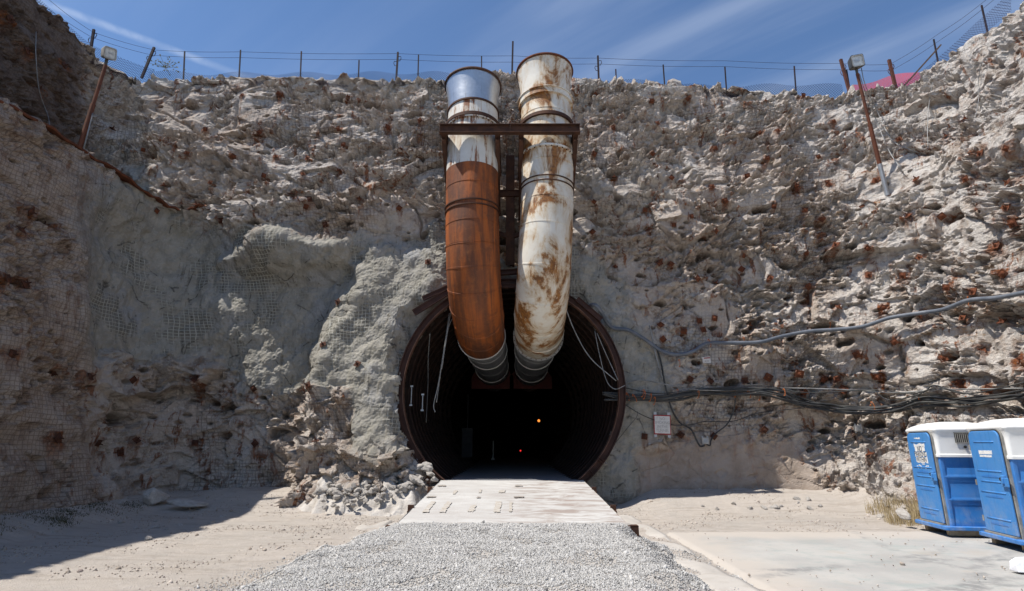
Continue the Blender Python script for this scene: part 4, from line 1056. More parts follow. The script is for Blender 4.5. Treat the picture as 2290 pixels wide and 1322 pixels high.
def net(name, label, pts, hgt, mat, seed, lean=(0, 0, 0)):
    mb = MB(); P = spline([Vector(p) for p in pts], 12); vs, uvs, fs = [], [], []; L = 0
    for i, p in enumerate(P):
        if i: L += (p-P[i-1]).length
        h = hgt*(0.8+0.55*float(gnoise(np.array([L/1.7]), np.array([0.3]), np.array([0.1]), seed)[0])*1.6)
        for k in range(6):
            f = k/5; vs.append(p+Vector((0, 0, -0.6+(0.6+h)*f))+Vector(lean)*f+Vector((0, 0.12*math.sin(L*2.3+f*2), 0))); uvs.append((L, f*(h+.6)))
    for i in range(len(P)-1):
        for k in range(5): fs.append((i*6+k, (i+1)*6+k, (i+1)*6+k+1, i*6+k+1))
    mb.add(vs, fs, uvs); o = mb.build(name, M[mat], None, True, origin=P[0]); tag(o, label, 'netting'); return o
net('rim_netting', 'low dark blue netting sagging along the rim of the back wall', [at(x, y, 20.55) for (x, y) in ((330, 158), (420, 165), (560, 166), (700, 166), (850, 165), (950, 164), (1080, 170), (1220, 178), (1380, 180), (1500, 188), (1600, 195), (1700, 192), (1800, 190), (1880, 194))], 0.05, 'net', 151)
net('rim_netting', 'dark blue netting slanting down the rim of the left wall', [atx(60, -20, -16.15), atx(120, 35, -16.15), atx(170, 80, -16.15), atx(230, 125, -16.15), at(270, 145, 19.9), at(340, 160, 20.5)], 0.22, 'net', 152)
net('rim_netting', 'dark netting strip climbing the rim of the right wall', [at(1960, 196, 20.3), at(2010, 190, 19.9), atx(2060, 160, 16.5), atx(2110, 120, 16.5), atx(2170, 65, 16.5), atx(2260, -15, 16.5)], 0.04, 'net', 153)
net('red_netting', 'translucent red safety netting draped at the right corner of the rim', [at(1912, 199, 21.2), at(1945, 196, 21.0), at(1985, 190, 20.6), at(2030, 182, 20.2), at(2070, 174, 19.9)], 0.40, 'red_net', 154)

# ------------------------------------------------------------------ floodlight poles
def light_pole(label, base, top, split, headc, hs, face, roll, mats):
    root = thing('light_pole', label, 'light pole', base); inv = Matrix.Translation(-base)
    def fin(o): o.matrix_parent_inverse = inv; return o
    m = base.lerp(top, split)
    mb = MB(); mb.tube([base-(top-base).normalized()*0.3, m], 0.075, 10); fin(mb.build('pole_sleeve', M[mats[0]], root, 'auto'))
    mb = MB(); mb.tube([m, base.lerp(top, 0.55)], 0.07, 10); mb.tube([base.lerp(top, 0.55), top], 0.052, 10); fin(mb.build('pole', M[mats[1]], root, 'auto'))
    f = Vector(face).normalized(); R = f.to_track_quat('Z', 'Y').to_matrix() @ Matrix.Rotation(roll, 3, 'Z')
    def ringr(sx_, sy_, z, r=0.06):
        out = []
        for (cx, cy, a0) in ((1, 1, 0), (-1, 1, 90), (-1, -1, 180), (1, -1, 270)):
            for k in range(4):
                a = math.radians(a0+30*k); out.append(headc+R @ Vector((cx*(sx_-r)+r*math.cos(a), cy*(sy_-r)+r*math.sin(a), z)))
        return out
    w_, h_, d_ = hs
    mb = MB(); mb.loft([ringr(w_*.36, h_*.36, -d_*.6), ringr(w_*.42, h_*.42, -d_*.5), ringr(w_*.5, h_*.5, d_*.32), ringr(w_*.5, h_*.5, d_*.4), ringr(w_*.46, h_*.46, d_*.4), ringr(w_*.40, h_*.40, d_*.33)], True, False)
    head = fin(mb.build('lamp_head', M[mats[2]], root, 'auto'))
    mb = MB(); mb.loft([ringr(w_*.41, h_*.41, d_*.325), ringr(w_*.41, h_*.41, d_*.34)]); fin(mb.build('lens', M['glass'], root))
    mb = MB(); mb.loft([ringr(w_*.46, h_*.46, d_*.345), ringr(w_*.46, h_*.46, d_*.43), ringr(w_*.40, h_*.40, d_*.43), ringr(w_*.40, h_*.40, d_*.345)], False, False); fin(mb.build('lens_frame', M['lamp_metal'], root))
    mb = MB(); mb.tube([headc+R @ Vector((-.14, 0, .16*0)), headc+R @ Vector((-.14, 0, d_*.352))], 0.0, 4) if False else None
    mb = MB(); mb.box(headc+R @ Vector((0, 0, d_*.345)), (w_*.3, h_*.12, 0.02), R); fin(mb.build('bulb', M['galv'], root))
    q = headc-f*0.05
    mb = MB(); mb.tube([top, top.lerp(q, 0.6), q], 0.045, 8); fin(mb.build('bracket_arm', M['lamp_dark'], root, 'auto'))
    return root, fin
bR, nR = on_wall(1977, 418, 0.1, 6)
tR = at(1917, 165, bR.y-0.5)
rootR, finR = light_pole('tall leaning floodlight pole with rusty shaft at the right rear corner', bR, tR, 0.2, at(1914, 140, bR.y-0.6), (0.44, 0.46, 0.36), (-0.12, -1, -0.16), 0.12, ('galv', 'pole_rust', 'lamp_dark'))
for i, pts in enumerate([[(1926, 152), (1935, 190), (1955, 250), (1990, 310), (2025, 330), (2055, 342)], [(1922, 165), (1935, 205), (1955, 265), (1985, 340), (2010, 378)]]):
    P = [at(*pts[0], bR.y-.5)]+[at(pts[1][0], pts[1][1], bR.y-.35)]
    for q in pts[2:]: P.append(on_wall(q[0], q[1], 0.12)[0])
    mb = MB(); mb.tube(spline(P, 6), 0.015, 6); o = finR(mb.build('conduit', M['grey_wire'], rootR, True))
bL = atz(173, 346, 10.35); tL = at(236, 146, bL.y+0.15)
rootL, finL = light_pole('floodlight pole with rusty shaft on the left ledge, lamp head seen from the side', bL, tL, 0.06, at(243, 120, bL.y+0.1), (0.36, 0.38, 0.34), (0.85, -0.5, -0.3), 0.2, ('galv', 'pole_rust', 'lamp_metal'))
mb = MB(); mb.tube([bL+Vector((.15, 0, 0)), bL.lerp(tL, .45)+Vector((.07, 0, 0))], 0.02, 6); finL(mb.build('conduit', M['grey_wire'], rootL, True))
# loose grey cables lying down the walls
def cable(name, label, pts, r, mat, group=None, off=0.08, sub=6, cat='cable', jitter=0.0, n=7):
    P = []
    for q in pts:
        if isinstance(q, Vector): P.append(q)
        else: P.append(on_wall(q[0], q[1], off)[0])
    P = spline(P, sub)
    if jitter: P = [p+Vector((0, rng.uniform(-1, 1), rng.uniform(-1, 1)))*jitter for p in P]
    mb = MB(); mb.tube(P, r, n); o = mb.build(name, M[mat], None, True, origin=P[0]); tag(o, label, cat, group); return o
cable('hanging_cable', 'thin pale grey cable hanging down the right wall beside the floodlight guys', [(2088, 190), (2078, 240), (2072, 290), (2074, 335)], 0.012, 'grey_wire')
cable('hanging_cable', 'thin pale grey cable hanging near the top of the right wall', [(2193, 150), (2192, 190), (2190, 230), (2178, 285)], 0.010, 'grey_wire')
cable('hanging_cable', 'thin pale grey cable hanging down the shaded upper left wall', [(78, 70), (80, 130), (86, 200), (98, 260), (110, 300)], 0.012, 'grey_wire')

# ------------------------------------------------------------------ hose and cable bundle on the right of the tunnel
hx = [(1330, 705), (1365, 730), (1405, 738), (1440, 758), (1480, 785), (1515, 793), (1550, 786), (1582, 768), (1640, 767), (1700, 765), (1750, 752), (1810, 741), (1870, 737), (1930, 730), (1990, 711), (2060, 700), (2110, 692), (2165, 672), (2230, 666), (2300, 653), (2360, 645)]
hp = []
for i, (x, y) in enumerate(hx):
    p, n = on_wall(x, y, 0.16, 9); hp.append(at(1300, 690, RING_Y-0.2) if False else p)
def relax(P, it=3):
    for _ in range(it):
        P = [P[0]]+[(a+b*2+c)/4 for a, b, c in zip(P, P[1:], P[2:])]+[P[-1]]
    return P
def depth_relax(pts, off, it=4, rad=9):
    """points on the wall whose distances from the camera are smoothed, so a cable hangs clear over hollows"""
    C = Vector((0, 0, CAMH)); ds = []
    for (x, y) in pts:
        p, n = on_wall(x, y, off, rad); ds.append((p-C).length)
    for _ in range(it):
        ds = [min(ds[i], (ds[max(i-1, 0)]+2*ds[i]+ds[min(i+1, len(ds)-1)])/4) for i in range(len(ds))]
    out = []
    for (x, y), d in zip(pts, ds):
        v = raydir(x, y).normalized(); out.append(C+v*d)
    return out
hp = depth_relax(hx, 0.12)
mb = MB(); mb.tube(spline([Vector((2.3, RING_Y+1.0, 6.25)), Vector((2.7, RING_Y-.25, 6.2))]+hp[1:], 8), 0.062, 10)
tag(mb.build('hose', M['grey_hose'], None, True, origin=hp[0]), 'thick blue-grey hose looping along the right wall above the cable bundle', 'hose')
bx = [(1355, 884), (1400, 889), (1440, 889), (1480, 892), (1530, 884), (1580, 878), (1640, 876), (1700, 876), (1750, 884), (1790, 900), (1850, 911), (1900, 917), (1960, 917), (2010, 910), (2060, 898), (2110, 900), (2160, 899), (2220, 893), (2290, 885), (2350, 880)]
for k in range(7):
    pts = [(x+rng.uniform(-6, 6), y+(k-3)*2.3+rng.uniform(-4, 4)) for (x, y) in bx]
    P = depth_relax(pts, 0.10+0.03*(k % 3)); P = [Vector((3.2, RING_Y+1.0, P[0].z))]+P
    mb = MB(); mb.tube(spline(P, 6), (0.028, 0.04, 0.022, 0.032, 0.02, 0.026, 0.036)[k], 8)
    tag(mb.build('cable', M['black_rubber'], None, True, origin=P[1]), 'black cable in the sagging bundle strung along the right wall', 'cable', 'black cables in the sagging bundle')
upper = [[(1385, 860), (1430, 850), (1480, 858), (1560, 872), (1660, 872), (1760, 868), (1900, 872), (2000, 878), (2100, 872), (2200, 870), (2330, 868)], [(1400, 868), (1470, 880), (1560, 872), (1700, 862), (1800, 878), (1950, 872), (2040, 880), (2100, 868), (2200, 885), (2340, 862)], [(1950, 870), (1990, 895), (2060, 880), (2090, 862), (2150, 880), (2220, 872), (2330, 845)]]
for i, u in enumerate(upper):
    P = depth_relax(u, 0.12); mb = MB(); mb.tube(spline(P, 7), (0.02, 0.018, 0.02)[i], 6)
    tag(mb.build('thin_cable', M['black_rubber'] if i else M['grey_wire'], None, True, origin=P[0]), ('thin grey wire running just above the black cable bundle', 'thin black cable weaving above the bundle from the tunnel ring', 'thin black cable looping above the bundle over the toilets')[i], 'cable')
downs = [([(1466, 770), (1478, 810), (1487, 860), (1495, 890), (1502, 915), (1520, 945), (1545, 960), (1558, 985), (1566, 998), (1576, 996)], 0.028, 'black_rubber', 'black cable dropping past the sign to the small junction box'),
         ([(1646, 885), (1640, 920), (1625, 950), (1600, 970), (1590, 985), (1588, 996), (1580, 994)], 0.022, 'black_rubber', 'black cable looping from the bundle down to the right of the junction box'),
         ([(1398, 905), (1430, 925), (1465, 940), (1500, 950), (1545, 950), (1575, 943), (1640, 942), (1690, 925), (1745, 918), (1800, 912)], 0.014, 'black_rubber', 'thin black cable sagging in front of the white sign'),
         ([(1452, 728), (1458, 750), (1466, 790), (1476, 830), (1484, 850)], 0.03, 'grey_wire', 'grey conduit standing against the exposed mesh right of the tunnel'),
         ([(1426, 920), (1424, 932), (1405, 955), (1385, 980), (1370, 998)], 0.009, 'black_rubber', 'hair-thin wire trailing down the concrete beside the tunnel ring'),
         ([(1900, 915), (1912, 935), (1921, 952)], 0.012, 'black_rubber', 'short black lead dropping from the bundle to the white outlet box')]
for pts, r, m_, lab in downs: 
    P = depth_relax(pts, 0.1); mb = MB(); mb.tube(spline(P, 6), r, 6); tag(mb.build('cable', M[m_], None, True, origin=P[0]), lab, 'cable')
ties = [(1385, 884), (1397, 880), (1412, 885), (1430, 880), (1440, 876), (1455, 882), (1460, 890), (1505, 884), (1552, 870), (1635, 880), (1662, 874), (1690, 880), (1755, 885), (1935, 915), (1960, 905), (2050, 893), (2165, 890), (2250, 880)]
hose_t = [(1513, 802), (1582, 764), (1660, 757), (1850, 734), (2168, 664)]
def tie(px, py, h, lab, g, first=[None]):
    P, n = on_wall(px, py, 0.2, 9)
    if first[0] is None:
        mb = MB(); mb.tube([Vector((0.05*math.cos(a)*0.6, -0.03+0.05*math.sin(a)*0.2, 0.13*math.sin(a))) for a in np.linspace(-2.2, 2.6, 14)], 0.011, 5)
        first[0] = mb.build('cable_tie', M['orange_tie'], None, True); o = first[0]
    else: o = first[0].copy(); col.objects.link(o)
    o.location = P; o.rotation_euler = (rng.uniform(-.3, .3), rng.uniform(-.4, .4), rng.uniform(-.5, .5)); o.scale = (1, 1, h); tag(o, lab, 'cable tie', g)
for (x, y) in ties: tie(x, y, 1.0, 'orange wire tie hooked round the sagging black cable bundle', 'orange ties along the cable bundle')
for (x, y) in hose_t: tie(x, y, 1.0, 'orange wire tie holding up the thick blue-grey hose', 'orange ties along the hose')

# wires hanging in the mouth
def fly(label, pts, r, mat='grey_wire'):
    P = spline([at(x, y, yy) for (x, y, yy) in pts], 8); mb = MB(); mb.tube(P, r, 6); tag(mb.build('hanging_cable', M[mat], None, True, origin=P[0]), label, 'cable')
Y1 = RING_Y+0.3
fly('pale frayed cable hanging inside the left of the tunnel mouth', [(1010, 690, Y1), (1000, 740, Y1), (990, 800, Y1), (980, 860, Y1), (970, 905, Y1), (973, 922, Y1)], 0.015)
fly('second pale cable hanging inside the left of the mouth, from the crown', [(1005, 700, Y1), (996, 760, Y1+.1), (986, 830, Y1+.1), (976, 900, Y1)], 0.014)
fly('dark cable hanging nearest the left ring inside the mouth', [(962, 745, Y1), (958, 800, Y1), (957, 860, Y1), (953, 945, Y1)], 0.016, 'black_rubber')
fly('thin pale lead slanting from the left duct down inside the mouth', [(1016, 705, Y1), (1004, 730, Y1), (995, 780, Y1), (988, 826, Y1)], 0.012)
fly('pale cable sweeping from the right duct down to the right ring', [(1262, 680, Y1-.4), (1285, 740, Y1-.4), (1320, 800, Y1-.4), (1378, 852, Y1-.5)], 0.016)
fly('thin pale cable hanging beside the right ring inside the mouth', [(1330, 740, Y1-.4), (1340, 790, Y1-.4), (1356, 850, Y1-.5), (1375, 870, Y1-.6), (1398, 862, Y1-.7)], 0.012)
fly('thin grey cable following the upper right of the ring', [(1335, 745, Y1-.4), (1350, 780, Y1-.4), (1368, 820, Y1-.4), (1382, 850, Y1-.5)], 0.013)
for (x, y, L_, lab) in ((920, 885, 0.6, 'short pale bar clipped to the left ring of the tunnel'), (945, 900, 0.5, 'small pale bar on the second ring on the left of the bore')):
    mb = MB(); p = at(x, y, RING_Y+0.5); mb.tube([p-Vector((0, 0, L_/2)), p+Vector((0, 0, L_/2))], 0.018, 6); mb.box(p+Vector((0, 0, L_/2)), (.09, .05, .05)); mb.box(p-Vector((0, 0, L_/2)), (.09, .05, .05)); tag(mb.build('clipped_bar', M['galv'], origin=p), lab, 'bar')
# faint things inside the bore
p = at(1045, 990, 27); mb = MB(); mb.box(p, (0.5, 0.3, 1.3)); mb.box(p+Vector((0, -.17, .2)), (.4, .04, .5)); mb.tube([p+Vector((0, 0, .6)), p+Vector((0, 0, 2.2))], 0.03, 6); tag(mb.build('electrical_cabinet', M['dark_gap'], origin=p, bevel=0.02), 'dim grey electrical cabinet on the left side of the bore', 'cabinet')
p = at(1103, 1006, 33); mb = MB(); mb.tube([p-Vector((0, 0, .5)), p+Vector((0, 0, .5))], 0.03, 6); mb.box(p-Vector((0, 0, .5)), (.2, .2, .05)); tag(mb.build('marker_post', M['lamp_metal'], origin=p), 'slim pale marker post on the tunnel floor', 'post')
def emit(name, c, s):
    m = bpy.data.materials.new(name); m.use_nodes = True; t = m.node_tree; t.nodes.clear(); e = t.nodes.new('ShaderNodeEmission'); e.inputs[0].default_value = (*c, 1); e.inputs[1].default_value = s
    n = t.nodes.new('ShaderNodeTexNoise'); mr = t.nodes.new('ShaderNodeMath'); mr.operation = 'MULTIPLY_ADD'; mr.inputs[1].default_value = s*0.4; mr.inputs[2].default_value = s*0.8
    t.links.new(n.outputs[0], mr.inputs[0]); t.links.new(mr.outputs[0], e.inputs[1])
    o = t.nodes.new('ShaderNodeOutputMaterial'); t.links.new(e.outputs[0], o.inputs[0]); return m
M['lamp_orange'] = emit('lamp_orange', (1.0, 0.27, 0.04), 1.3); M['lamp_red'] = emit('lamp_red', (1.0, 0.03, 0.03), 1.2)
for (px, py, yy, r, m_, lab) in ((1205, 941, 38, 0.085, 'lamp_orange', 'round orange lamp glowing deep in the dark bore'), (1164, 1008, 44, 0.055, 'lamp_red', 'tiny red lamp glowing low and deep in the bore')):
    p = at(px, py, yy); root = thing('tunnel_lamp', lab, 'lamp', p)
    mb = MB(); rr = [[Vector((r*math.sin(a)*math.cos(b), r*math.sin(a)*math.sin(b), r*math.cos(a))) for b in [2*math.pi*k/14 for k in range(14)]] for a in np.linspace(0.05, math.pi-.05, 9)]
    mb.loft(rr); mb.build('bulb', M[m_], root, True)
    mb = MB(); mb.tube([(0, r*.8, 0), (0, r*2.6, 0)], r*.7, 10); mb.box((0, r*2.6, 0), (r*2, r*.6, r*2)); mb.build('housing', M['lamp_dark'], root)

# ------------------------------------------------------------------ signs and small boxes on the wall
def flush(px0, py0, px1, py1, off):
    """a point a little in front of the wall behind a rectangle of the photograph"""
    ys = [on_wall(x, y, 0, 6)[0].y for x in np.linspace(px0, px1, 4) for y in np.linspace(py0, py1, 4)]
    return min(ys)-off
ys_ = flush(1462, 928, 1500, 972, 0.06)
c = at(1481, 950, ys_); wS = (at(1500, 950, ys_)-at(1462, 950, ys_)).length; hS = (at(1481, 928, ys_)-at(1481, 972, ys_)).length
sg = thing('wall_sign', 'white notice board with red border reading NO SMOKING IN THE TUNNEL', 'sign', c); sg.rotation_euler = (0, math.radians(2), 0)
mb = MB(); mb.box((0, 0, 0), (wS, 0.02, hS)); mb.build('border', M['sign_red'], sg)
mb = MB(); mb.box((0, -0.012, 0), (wS*.9, 0.008, hS*.88)); mb.build('panel', M['sign_white'], sg)
for i, tx in enumerate(('NO', 'SMOKING', 'IN THE', 'TUNNEL')):
    me = text_mesh(tx, hS*0.19); me.materials.clear(); me.materials.append(M['sign_letter']); o = bpy.data.objects.new('lettering', me); col.objects.link(o); o.parent = sg
    o.location = (0, -0.0185, hS*(0.30-0.2*i)); o.rotation_euler = (math.pi/2, 0, 0); o.scale = (0.92, 1, 1)
for sx_ in (-1, 1):
    for sz_ in (-1, 1):
        mb = MB(); mb.box((sx_*wS*.4, 0.004, sz_*(hS*.5+.04)), (.09, .012, .09)); mb.build('mounting_tab', M['galv'], sg)
ys_ = flush(1572, 798, 1588, 811, 0.05); c = at(1580, 805, ys_); s2 = thing('wall_sign', 'small white tag with red stripe pinned on meshed rock below the hose', 'sign', c); s2.rotation_euler = (0, math.radians(-4), 0)
mb = MB(); mb.box((0, 0, 0), (0.26, 0.012, 0.2)); mb.build('panel', M['sign_white'], s2)
mb = MB(); mb.box((0.02, -.009, .06), (0.2, 0.006, 0.035)); mb.build('stripe', M['sign_red'], s2)
mb = MB(); [mb.box((-.04+.08*k, -.009, -.04), (.05, 0.006, .03)) for k in range(2)]; mb.build('print', M['sign_letter'], s2)
for (px, py, lab) in ((1577, 986, 'small grey junction box on the shaded wall right of the sign'), (1919, 958, 'white outlet box on the sunlit rock left of the toilets')):
    ys_ = flush(px-7, py-6, px+7, py+6, 0.08); c = at(px, py, ys_); b_ = thing('junction_box', lab, 'junction box', c)
    mb = MB(); mb.box((0, 0, 0), (0.22, 0.1, 0.2)); mb.build('box', M['lamp_metal'], b_, bevel=0.01)
    mb = MB(); mb.box((0, -0.055, 0), (0.12, 0.012, 0.11)); mb.build('cover', M['galv'], b_)
    mb = MB(); [mb.box((s*.08, .0, s2_*.12), (.04, .02, .05)) for s in (-1, 1) for s2_ in (-1, 1)]; mb.build('lug', M['galv'], b_)

# ------------------------------------------------------------------ portable toilets
def rrect(sx_, sy_, r, n=5):
    out = []
    for (cx, cy, a0) in ((1, 1, 0), (-1, 1, 90), (-1, -1, 180), (1, -1, 270)):
        for k in range(n):
            a = math.radians(a0+90*k/(n-1)); out.append((cx*(sx_-r)+r*math.cos(a), cy*(sy_-r)+r*math.sin(a)))
    return out
def toilet(label, loc, rz, text):
    root = thing('portable_toilet', label, 'portable toilet', loc, rz, 'portable toilets in a row on the yard slab')
    hx_, hy_ = 0.57, 0.55
    for y in (-.42, .42):
        mb = MB(); mb.box((0.02, y, 0.06), (1.24, 0.12, 0.12)); mb.build('skid', M['timber'], root, bevel=0.02)
    mb = MB(); mb.loft([[Vector((x-.04, y, z)) for x, y in rrect(hx_+.12-d, hy_+.07-d, .06)] for (z, d) in ((0.12, .015), (0.135, 0), (0.185, 0), (0.2, .02))]); mb.build('base', M['blue_plastic'], root, 'auto')
    # ribbed side walls: offset by height
    prof = [(0.2, 0.0), (0.235, 0.0), (0.25, -.012)]
    def bay(z0, z1):
        return [(z0+(z1-z0)*k/14, -.018*math.sin(math.pi*(k/14)**1.5)**0.8) for k in range(14)]+[(z1-.004, 0.0)]
    prof = [(0.2, 0.0)]+bay(0.27, 0.67)+[(0.69, 0.012), (0.725, 0.012)]+bay(0.745, 1.12)+[(1.14, 0.012), (1.175, 0.012)]+bay(1.195, 1.56)+[(1.6, 0.0)]
    mb = MB(); mb.loft([[Vector((x, y, z)) for x, y in rrect(hx_+d, hy_+d, 0.05)] for (z, d) in prof]); mb.build('body', M['blue_plastic'], root, 'auto')
    # corner posts proud of the bays
    for sx_ in (-1, 1):
        for sy_ in (-1, 1):
            mb = MB(); mb.loft([[Vector((sx_*(hx_-.035)+x, sy_*(hy_-.035)+y, z)) for x, y in rrect(.045, .045, .02, 4)] for z in (0.2, 1.6)])
            mb.build('corner_post', M['blue_plastic'], root, 'auto')
    R_ = [(1.55, .025, .06), (1.56, .04, .06), (1.605, .04, .06), (1.62, .02, .06), (1.9, .02, .07), (2.06, .035, .09), (2.1, .06, .1), (2.125, .06, .1), (2.15, .045, .12), (2.2, -.03, .14), (2.24, -.12, .16), (2.275, -.26, .14), (2.29, -.4, .08)]
    mb = MB(); mb.loft([[Vector((x, y, z)) for x, y in rrect(hx_+d, hy_+d, r, 7)] for (z, d, r) in R_]); rf = mb.build('roof', M['white_plastic'], root, 'auto')
    # door on the -X face
    def arch(w_, z0, z1, r):
        pts = [(-w_, z0), (w_, z0)]
        for k in range(9): a = math.pi/2*k/8; pts.append((w_-r+r*math.cos(a), z1-r+r*math.sin(a)))
        for k in range(9): a = math.pi/2+math.pi/2*k/8; pts.append((-w_+r+r*math.cos(a), z1-r+r*math.sin(a)))
        return pts
    def pan(poly, x0, x1, name, mat, bev=0.0):
        mb = MB(); mb.prism(poly, lambda q: Vector((x0, q[0], q[1])), lambda q: Vector((x1, q[0], q[1]))); return mb.build(name, mat, root, bevel=bev)
    xf = -(hx_+.045)
    pan(arch(.505, .19, 2.105, .16), xf+.06, xf-.012, 'door_frame', M['grey_frame'], .008)
    pan(arch(.478, .215, 2.082, .145), xf, xf-.016, 'seal', M['dark_gap'])
    pan(arch(.455, .235, 2.06, .13), xf, xf-.045, 'door', M['blue_door'], .012)
    xd = xf-.045
    # moulded lips in the door
    mb = MB()
    for z, w_ in ((1.86, .3), (1.33, .36), (1.14, .3), (0.95, .36), (.48, .34)):
        mb.loft([[Vector((xd-.0+d, y, z+h)) for (d, h) in ((.01, -.02), (-.008, -.012), (-.014, 0.0), (-.006, .012), (.01, .018))] for y in (-w_, -w_*.5, 0, w_*.5, w_)])
    mb.build('moulding', M['blue_door'], root, True)
    for z in (1.22, .86, .38):
        pts = [(.26*math.cos(a), z+.035*math.sin(a)*(1 if math.sin(a) > 0 else .15)) for a in np.linspace(0, 2*math.pi, 20)[:-1]]
        mb = MB(); mb.prism(pts, lambda q: Vector((xd+.004, q[0], q[1])), lambda q: Vector((xd-.006, q[0], q[1])))
        mb.build('grip_recess', M['blue_plastic'], root)
    mb = MB(); mb.box((xd-.02, -.40, 1.17), (.05, .1, .2)); mb.box((xd-.05, -.43, 1.17), (.04, .05, .1)); mb.box((xd-.03, -.50, 1.15), (.03, .1, .16)); mb.build('latch', M['blue_door'], root, bevel=.012)
    mb = MB(); mb.tube([(xd-.04, -.37, 1.2), (xd-.052, -.37, 1.2)], .032, 12); mb.build('latch_knob', M['dark_gap'], root)
    for z in (.45, 1.1, 1.75):
        mb = MB(); mb.box((xd+.01, .475, z), (.03, .04, .1)); mb.build('hinge', M['grey_frame'], root)
    # vent grille in the roof, on the -Y face
    yv = -(hy_+.034)
    mb = MB(); mb.box((-.06, yv-.004, 1.95), (.33, .012, .2)); gr = mb.build('vent', M['dark_gap'], root)
    mb = MB()
    for k in range(9): mb.box((-.06-.15+.0375*k, yv-.014, 1.95), (.012, .014, .2))
    mb.box((-.06, yv-.012, 2.052), (.35, .014, .014)); mb.box((-.06, yv-.012, 1.848), (.35, .014, .014)); mb.build('louvre', M['grey_frame'], gr)
    mb = MB(); mb.tube([(-.06, yv+.01, 1.76), (-.06, yv-.02, 1.76)], .026, 12); mb.build('knob', M['dark_gap'], root)
    mb = MB(); mb.box((xd-.0, 0, .215), (.07, .92, .03)); mb.build('threshold', M['grey_frame'], root)
    # writing on the door
    xw = xd-.0165
    def decal(poly, name='sticker', mat='decal_white', dx=0.0): pan(poly, xd+.002, xd-.0035-dx, name, M[mat])
    def ragged(y0, y1, z0, z1, n=9, j=.018):
        t = [(y0+(y1-y0)*k/n, z1+rng.uniform(-j, j)) for k in range(n+1)]; b = [(y1+(y0-y1)*k/n, z0+rng.uniform(-j, j)) for k in range(n+1)]
        return t+b
    if text:
        decal(ragged(-.24, .20, 1.76, 1.82, 7)); decal(ragged(-.22, .18, 1.66, 1.765, 8)); decal(ragged(-.27, .22, 1.56, 1.652, 10)); decal(ragged(-.27, .2, 1.43, 1.545, 9))
        for k in range(14):
            y, z = rng.uniform(-.26, .22), rng.uniform(1.30, 1.40); s = rng.uniform(.012, .035); decal([(y+s*rng.uniform(.6, 1.2)*math.cos(a), z+s*.6*math.sin(a)) for a in (0, 1.3, 2.4, 3.6, 5)])
        for k, (tx, z, s) in enumerate((('NO', 1.712, .15), ('PARKING', 1.605, .142), ('WITHIN', 1.49, .142))):
            me = text_mesh(tx, s, .0008); me.materials.clear(); me.materials.append(M['ink']); o = bpy.data.objects.new('lettering', me); col.objects.link(o); o.parent = root
            o.location = (xd-.0058, -.02, z); o.rotation_euler = (math.pi/2, 0, -math.pi/2); o.scale = (.82, 1.05, 1)
        decal(ragged(-.1, .14, 1.93, 1.955, 6, .01)); 
    else:
        decal(ragged(-.2, .2, 1.63, 1.70, 8, .004)); decal(ragged(-.17, .19, 1.58, 1.615, 8, .004))
    return root
toilet('blue and white portable toilet farther from the camera, NO PARKING WITHIN stencilled on its door', (9.62, 12.85, 0.03), math.radians(-9), True)
toilet('blue and white portable toilet nearest the camera, cut by the right picture edge', (9.62, 11.05, 0.03), math.radians(-10), False)
p = atz(2292, 1278, 0.05); pp = thing('paper_sheet', 'folded white paper lying on the slab at the right picture edge', 'paper', (p.x, p.y, 0.045))
mb = MB(); mb.loft([[Vector((x, y, z)) for (x, y, z) in r] for r in ([(-.13, -.05, 0), (-.13, .12, 0), (-.12, .1, .13), (-.135, -.02, .1)], [(-.02, -.09, 0), (-.02, .12, 0), (-.02, .1, .18), (-.02, -.05, .17)], [(.3, -.09, 0), (.3, .12, 0), (.3, .1, .2), (.3, -.05, .19)])]); mb.build('folded_sheet', M['paper'], pp, bevel=.01)
mb = MB(); [mb.box((.06+.02*k, -.085, .06+.03*k), (.1, .004, .006)) for k in range(3)]; mb.build('print', M['lamp_metal'], pp)

# ------------------------------------------------------------------ gravel, pebbles, loose rocks, grass
PHI = (1+5**.5)/2
ICO = np.array([(-1, PHI, 0), (1, PHI, 0), (-1, -PHI, 0), (1, -PHI, 0), (0, -1, PHI), (0, 1, PHI), (0, -1, -PHI), (0, 1, -PHI), (PHI, 0, -1), (PHI, 0, 1), (-PHI, 0, -1), (-PHI, 0, 1)])/1.9
ICF = np.array([(0, 11, 5), (0, 5, 1), (0, 1, 7), (0, 7, 10), (0, 10, 11), (1, 5, 9), (5, 11, 4), (11, 10, 2), (10, 7, 6), (7, 1, 8), (3, 9, 4), (3, 4, 2), (3, 2, 6), (3, 6, 8), (3, 8, 9), (4, 9, 5), (2, 4, 11), (6, 2, 10), (8, 6, 7), (9, 8, 1)])
OCT = np.array([(1, 0, 0), (-1, 0, 0), (0, 1, 0), (0, -1, 0), (0, 0, 1), (0, 0, -1)])*1.05
OCF = np.array([(0, 2, 4), (2, 1, 4), (1, 3, 4), (3, 0, 4), (2, 0, 5), (1, 2, 5), (3, 1, 5), (0, 3, 5)])
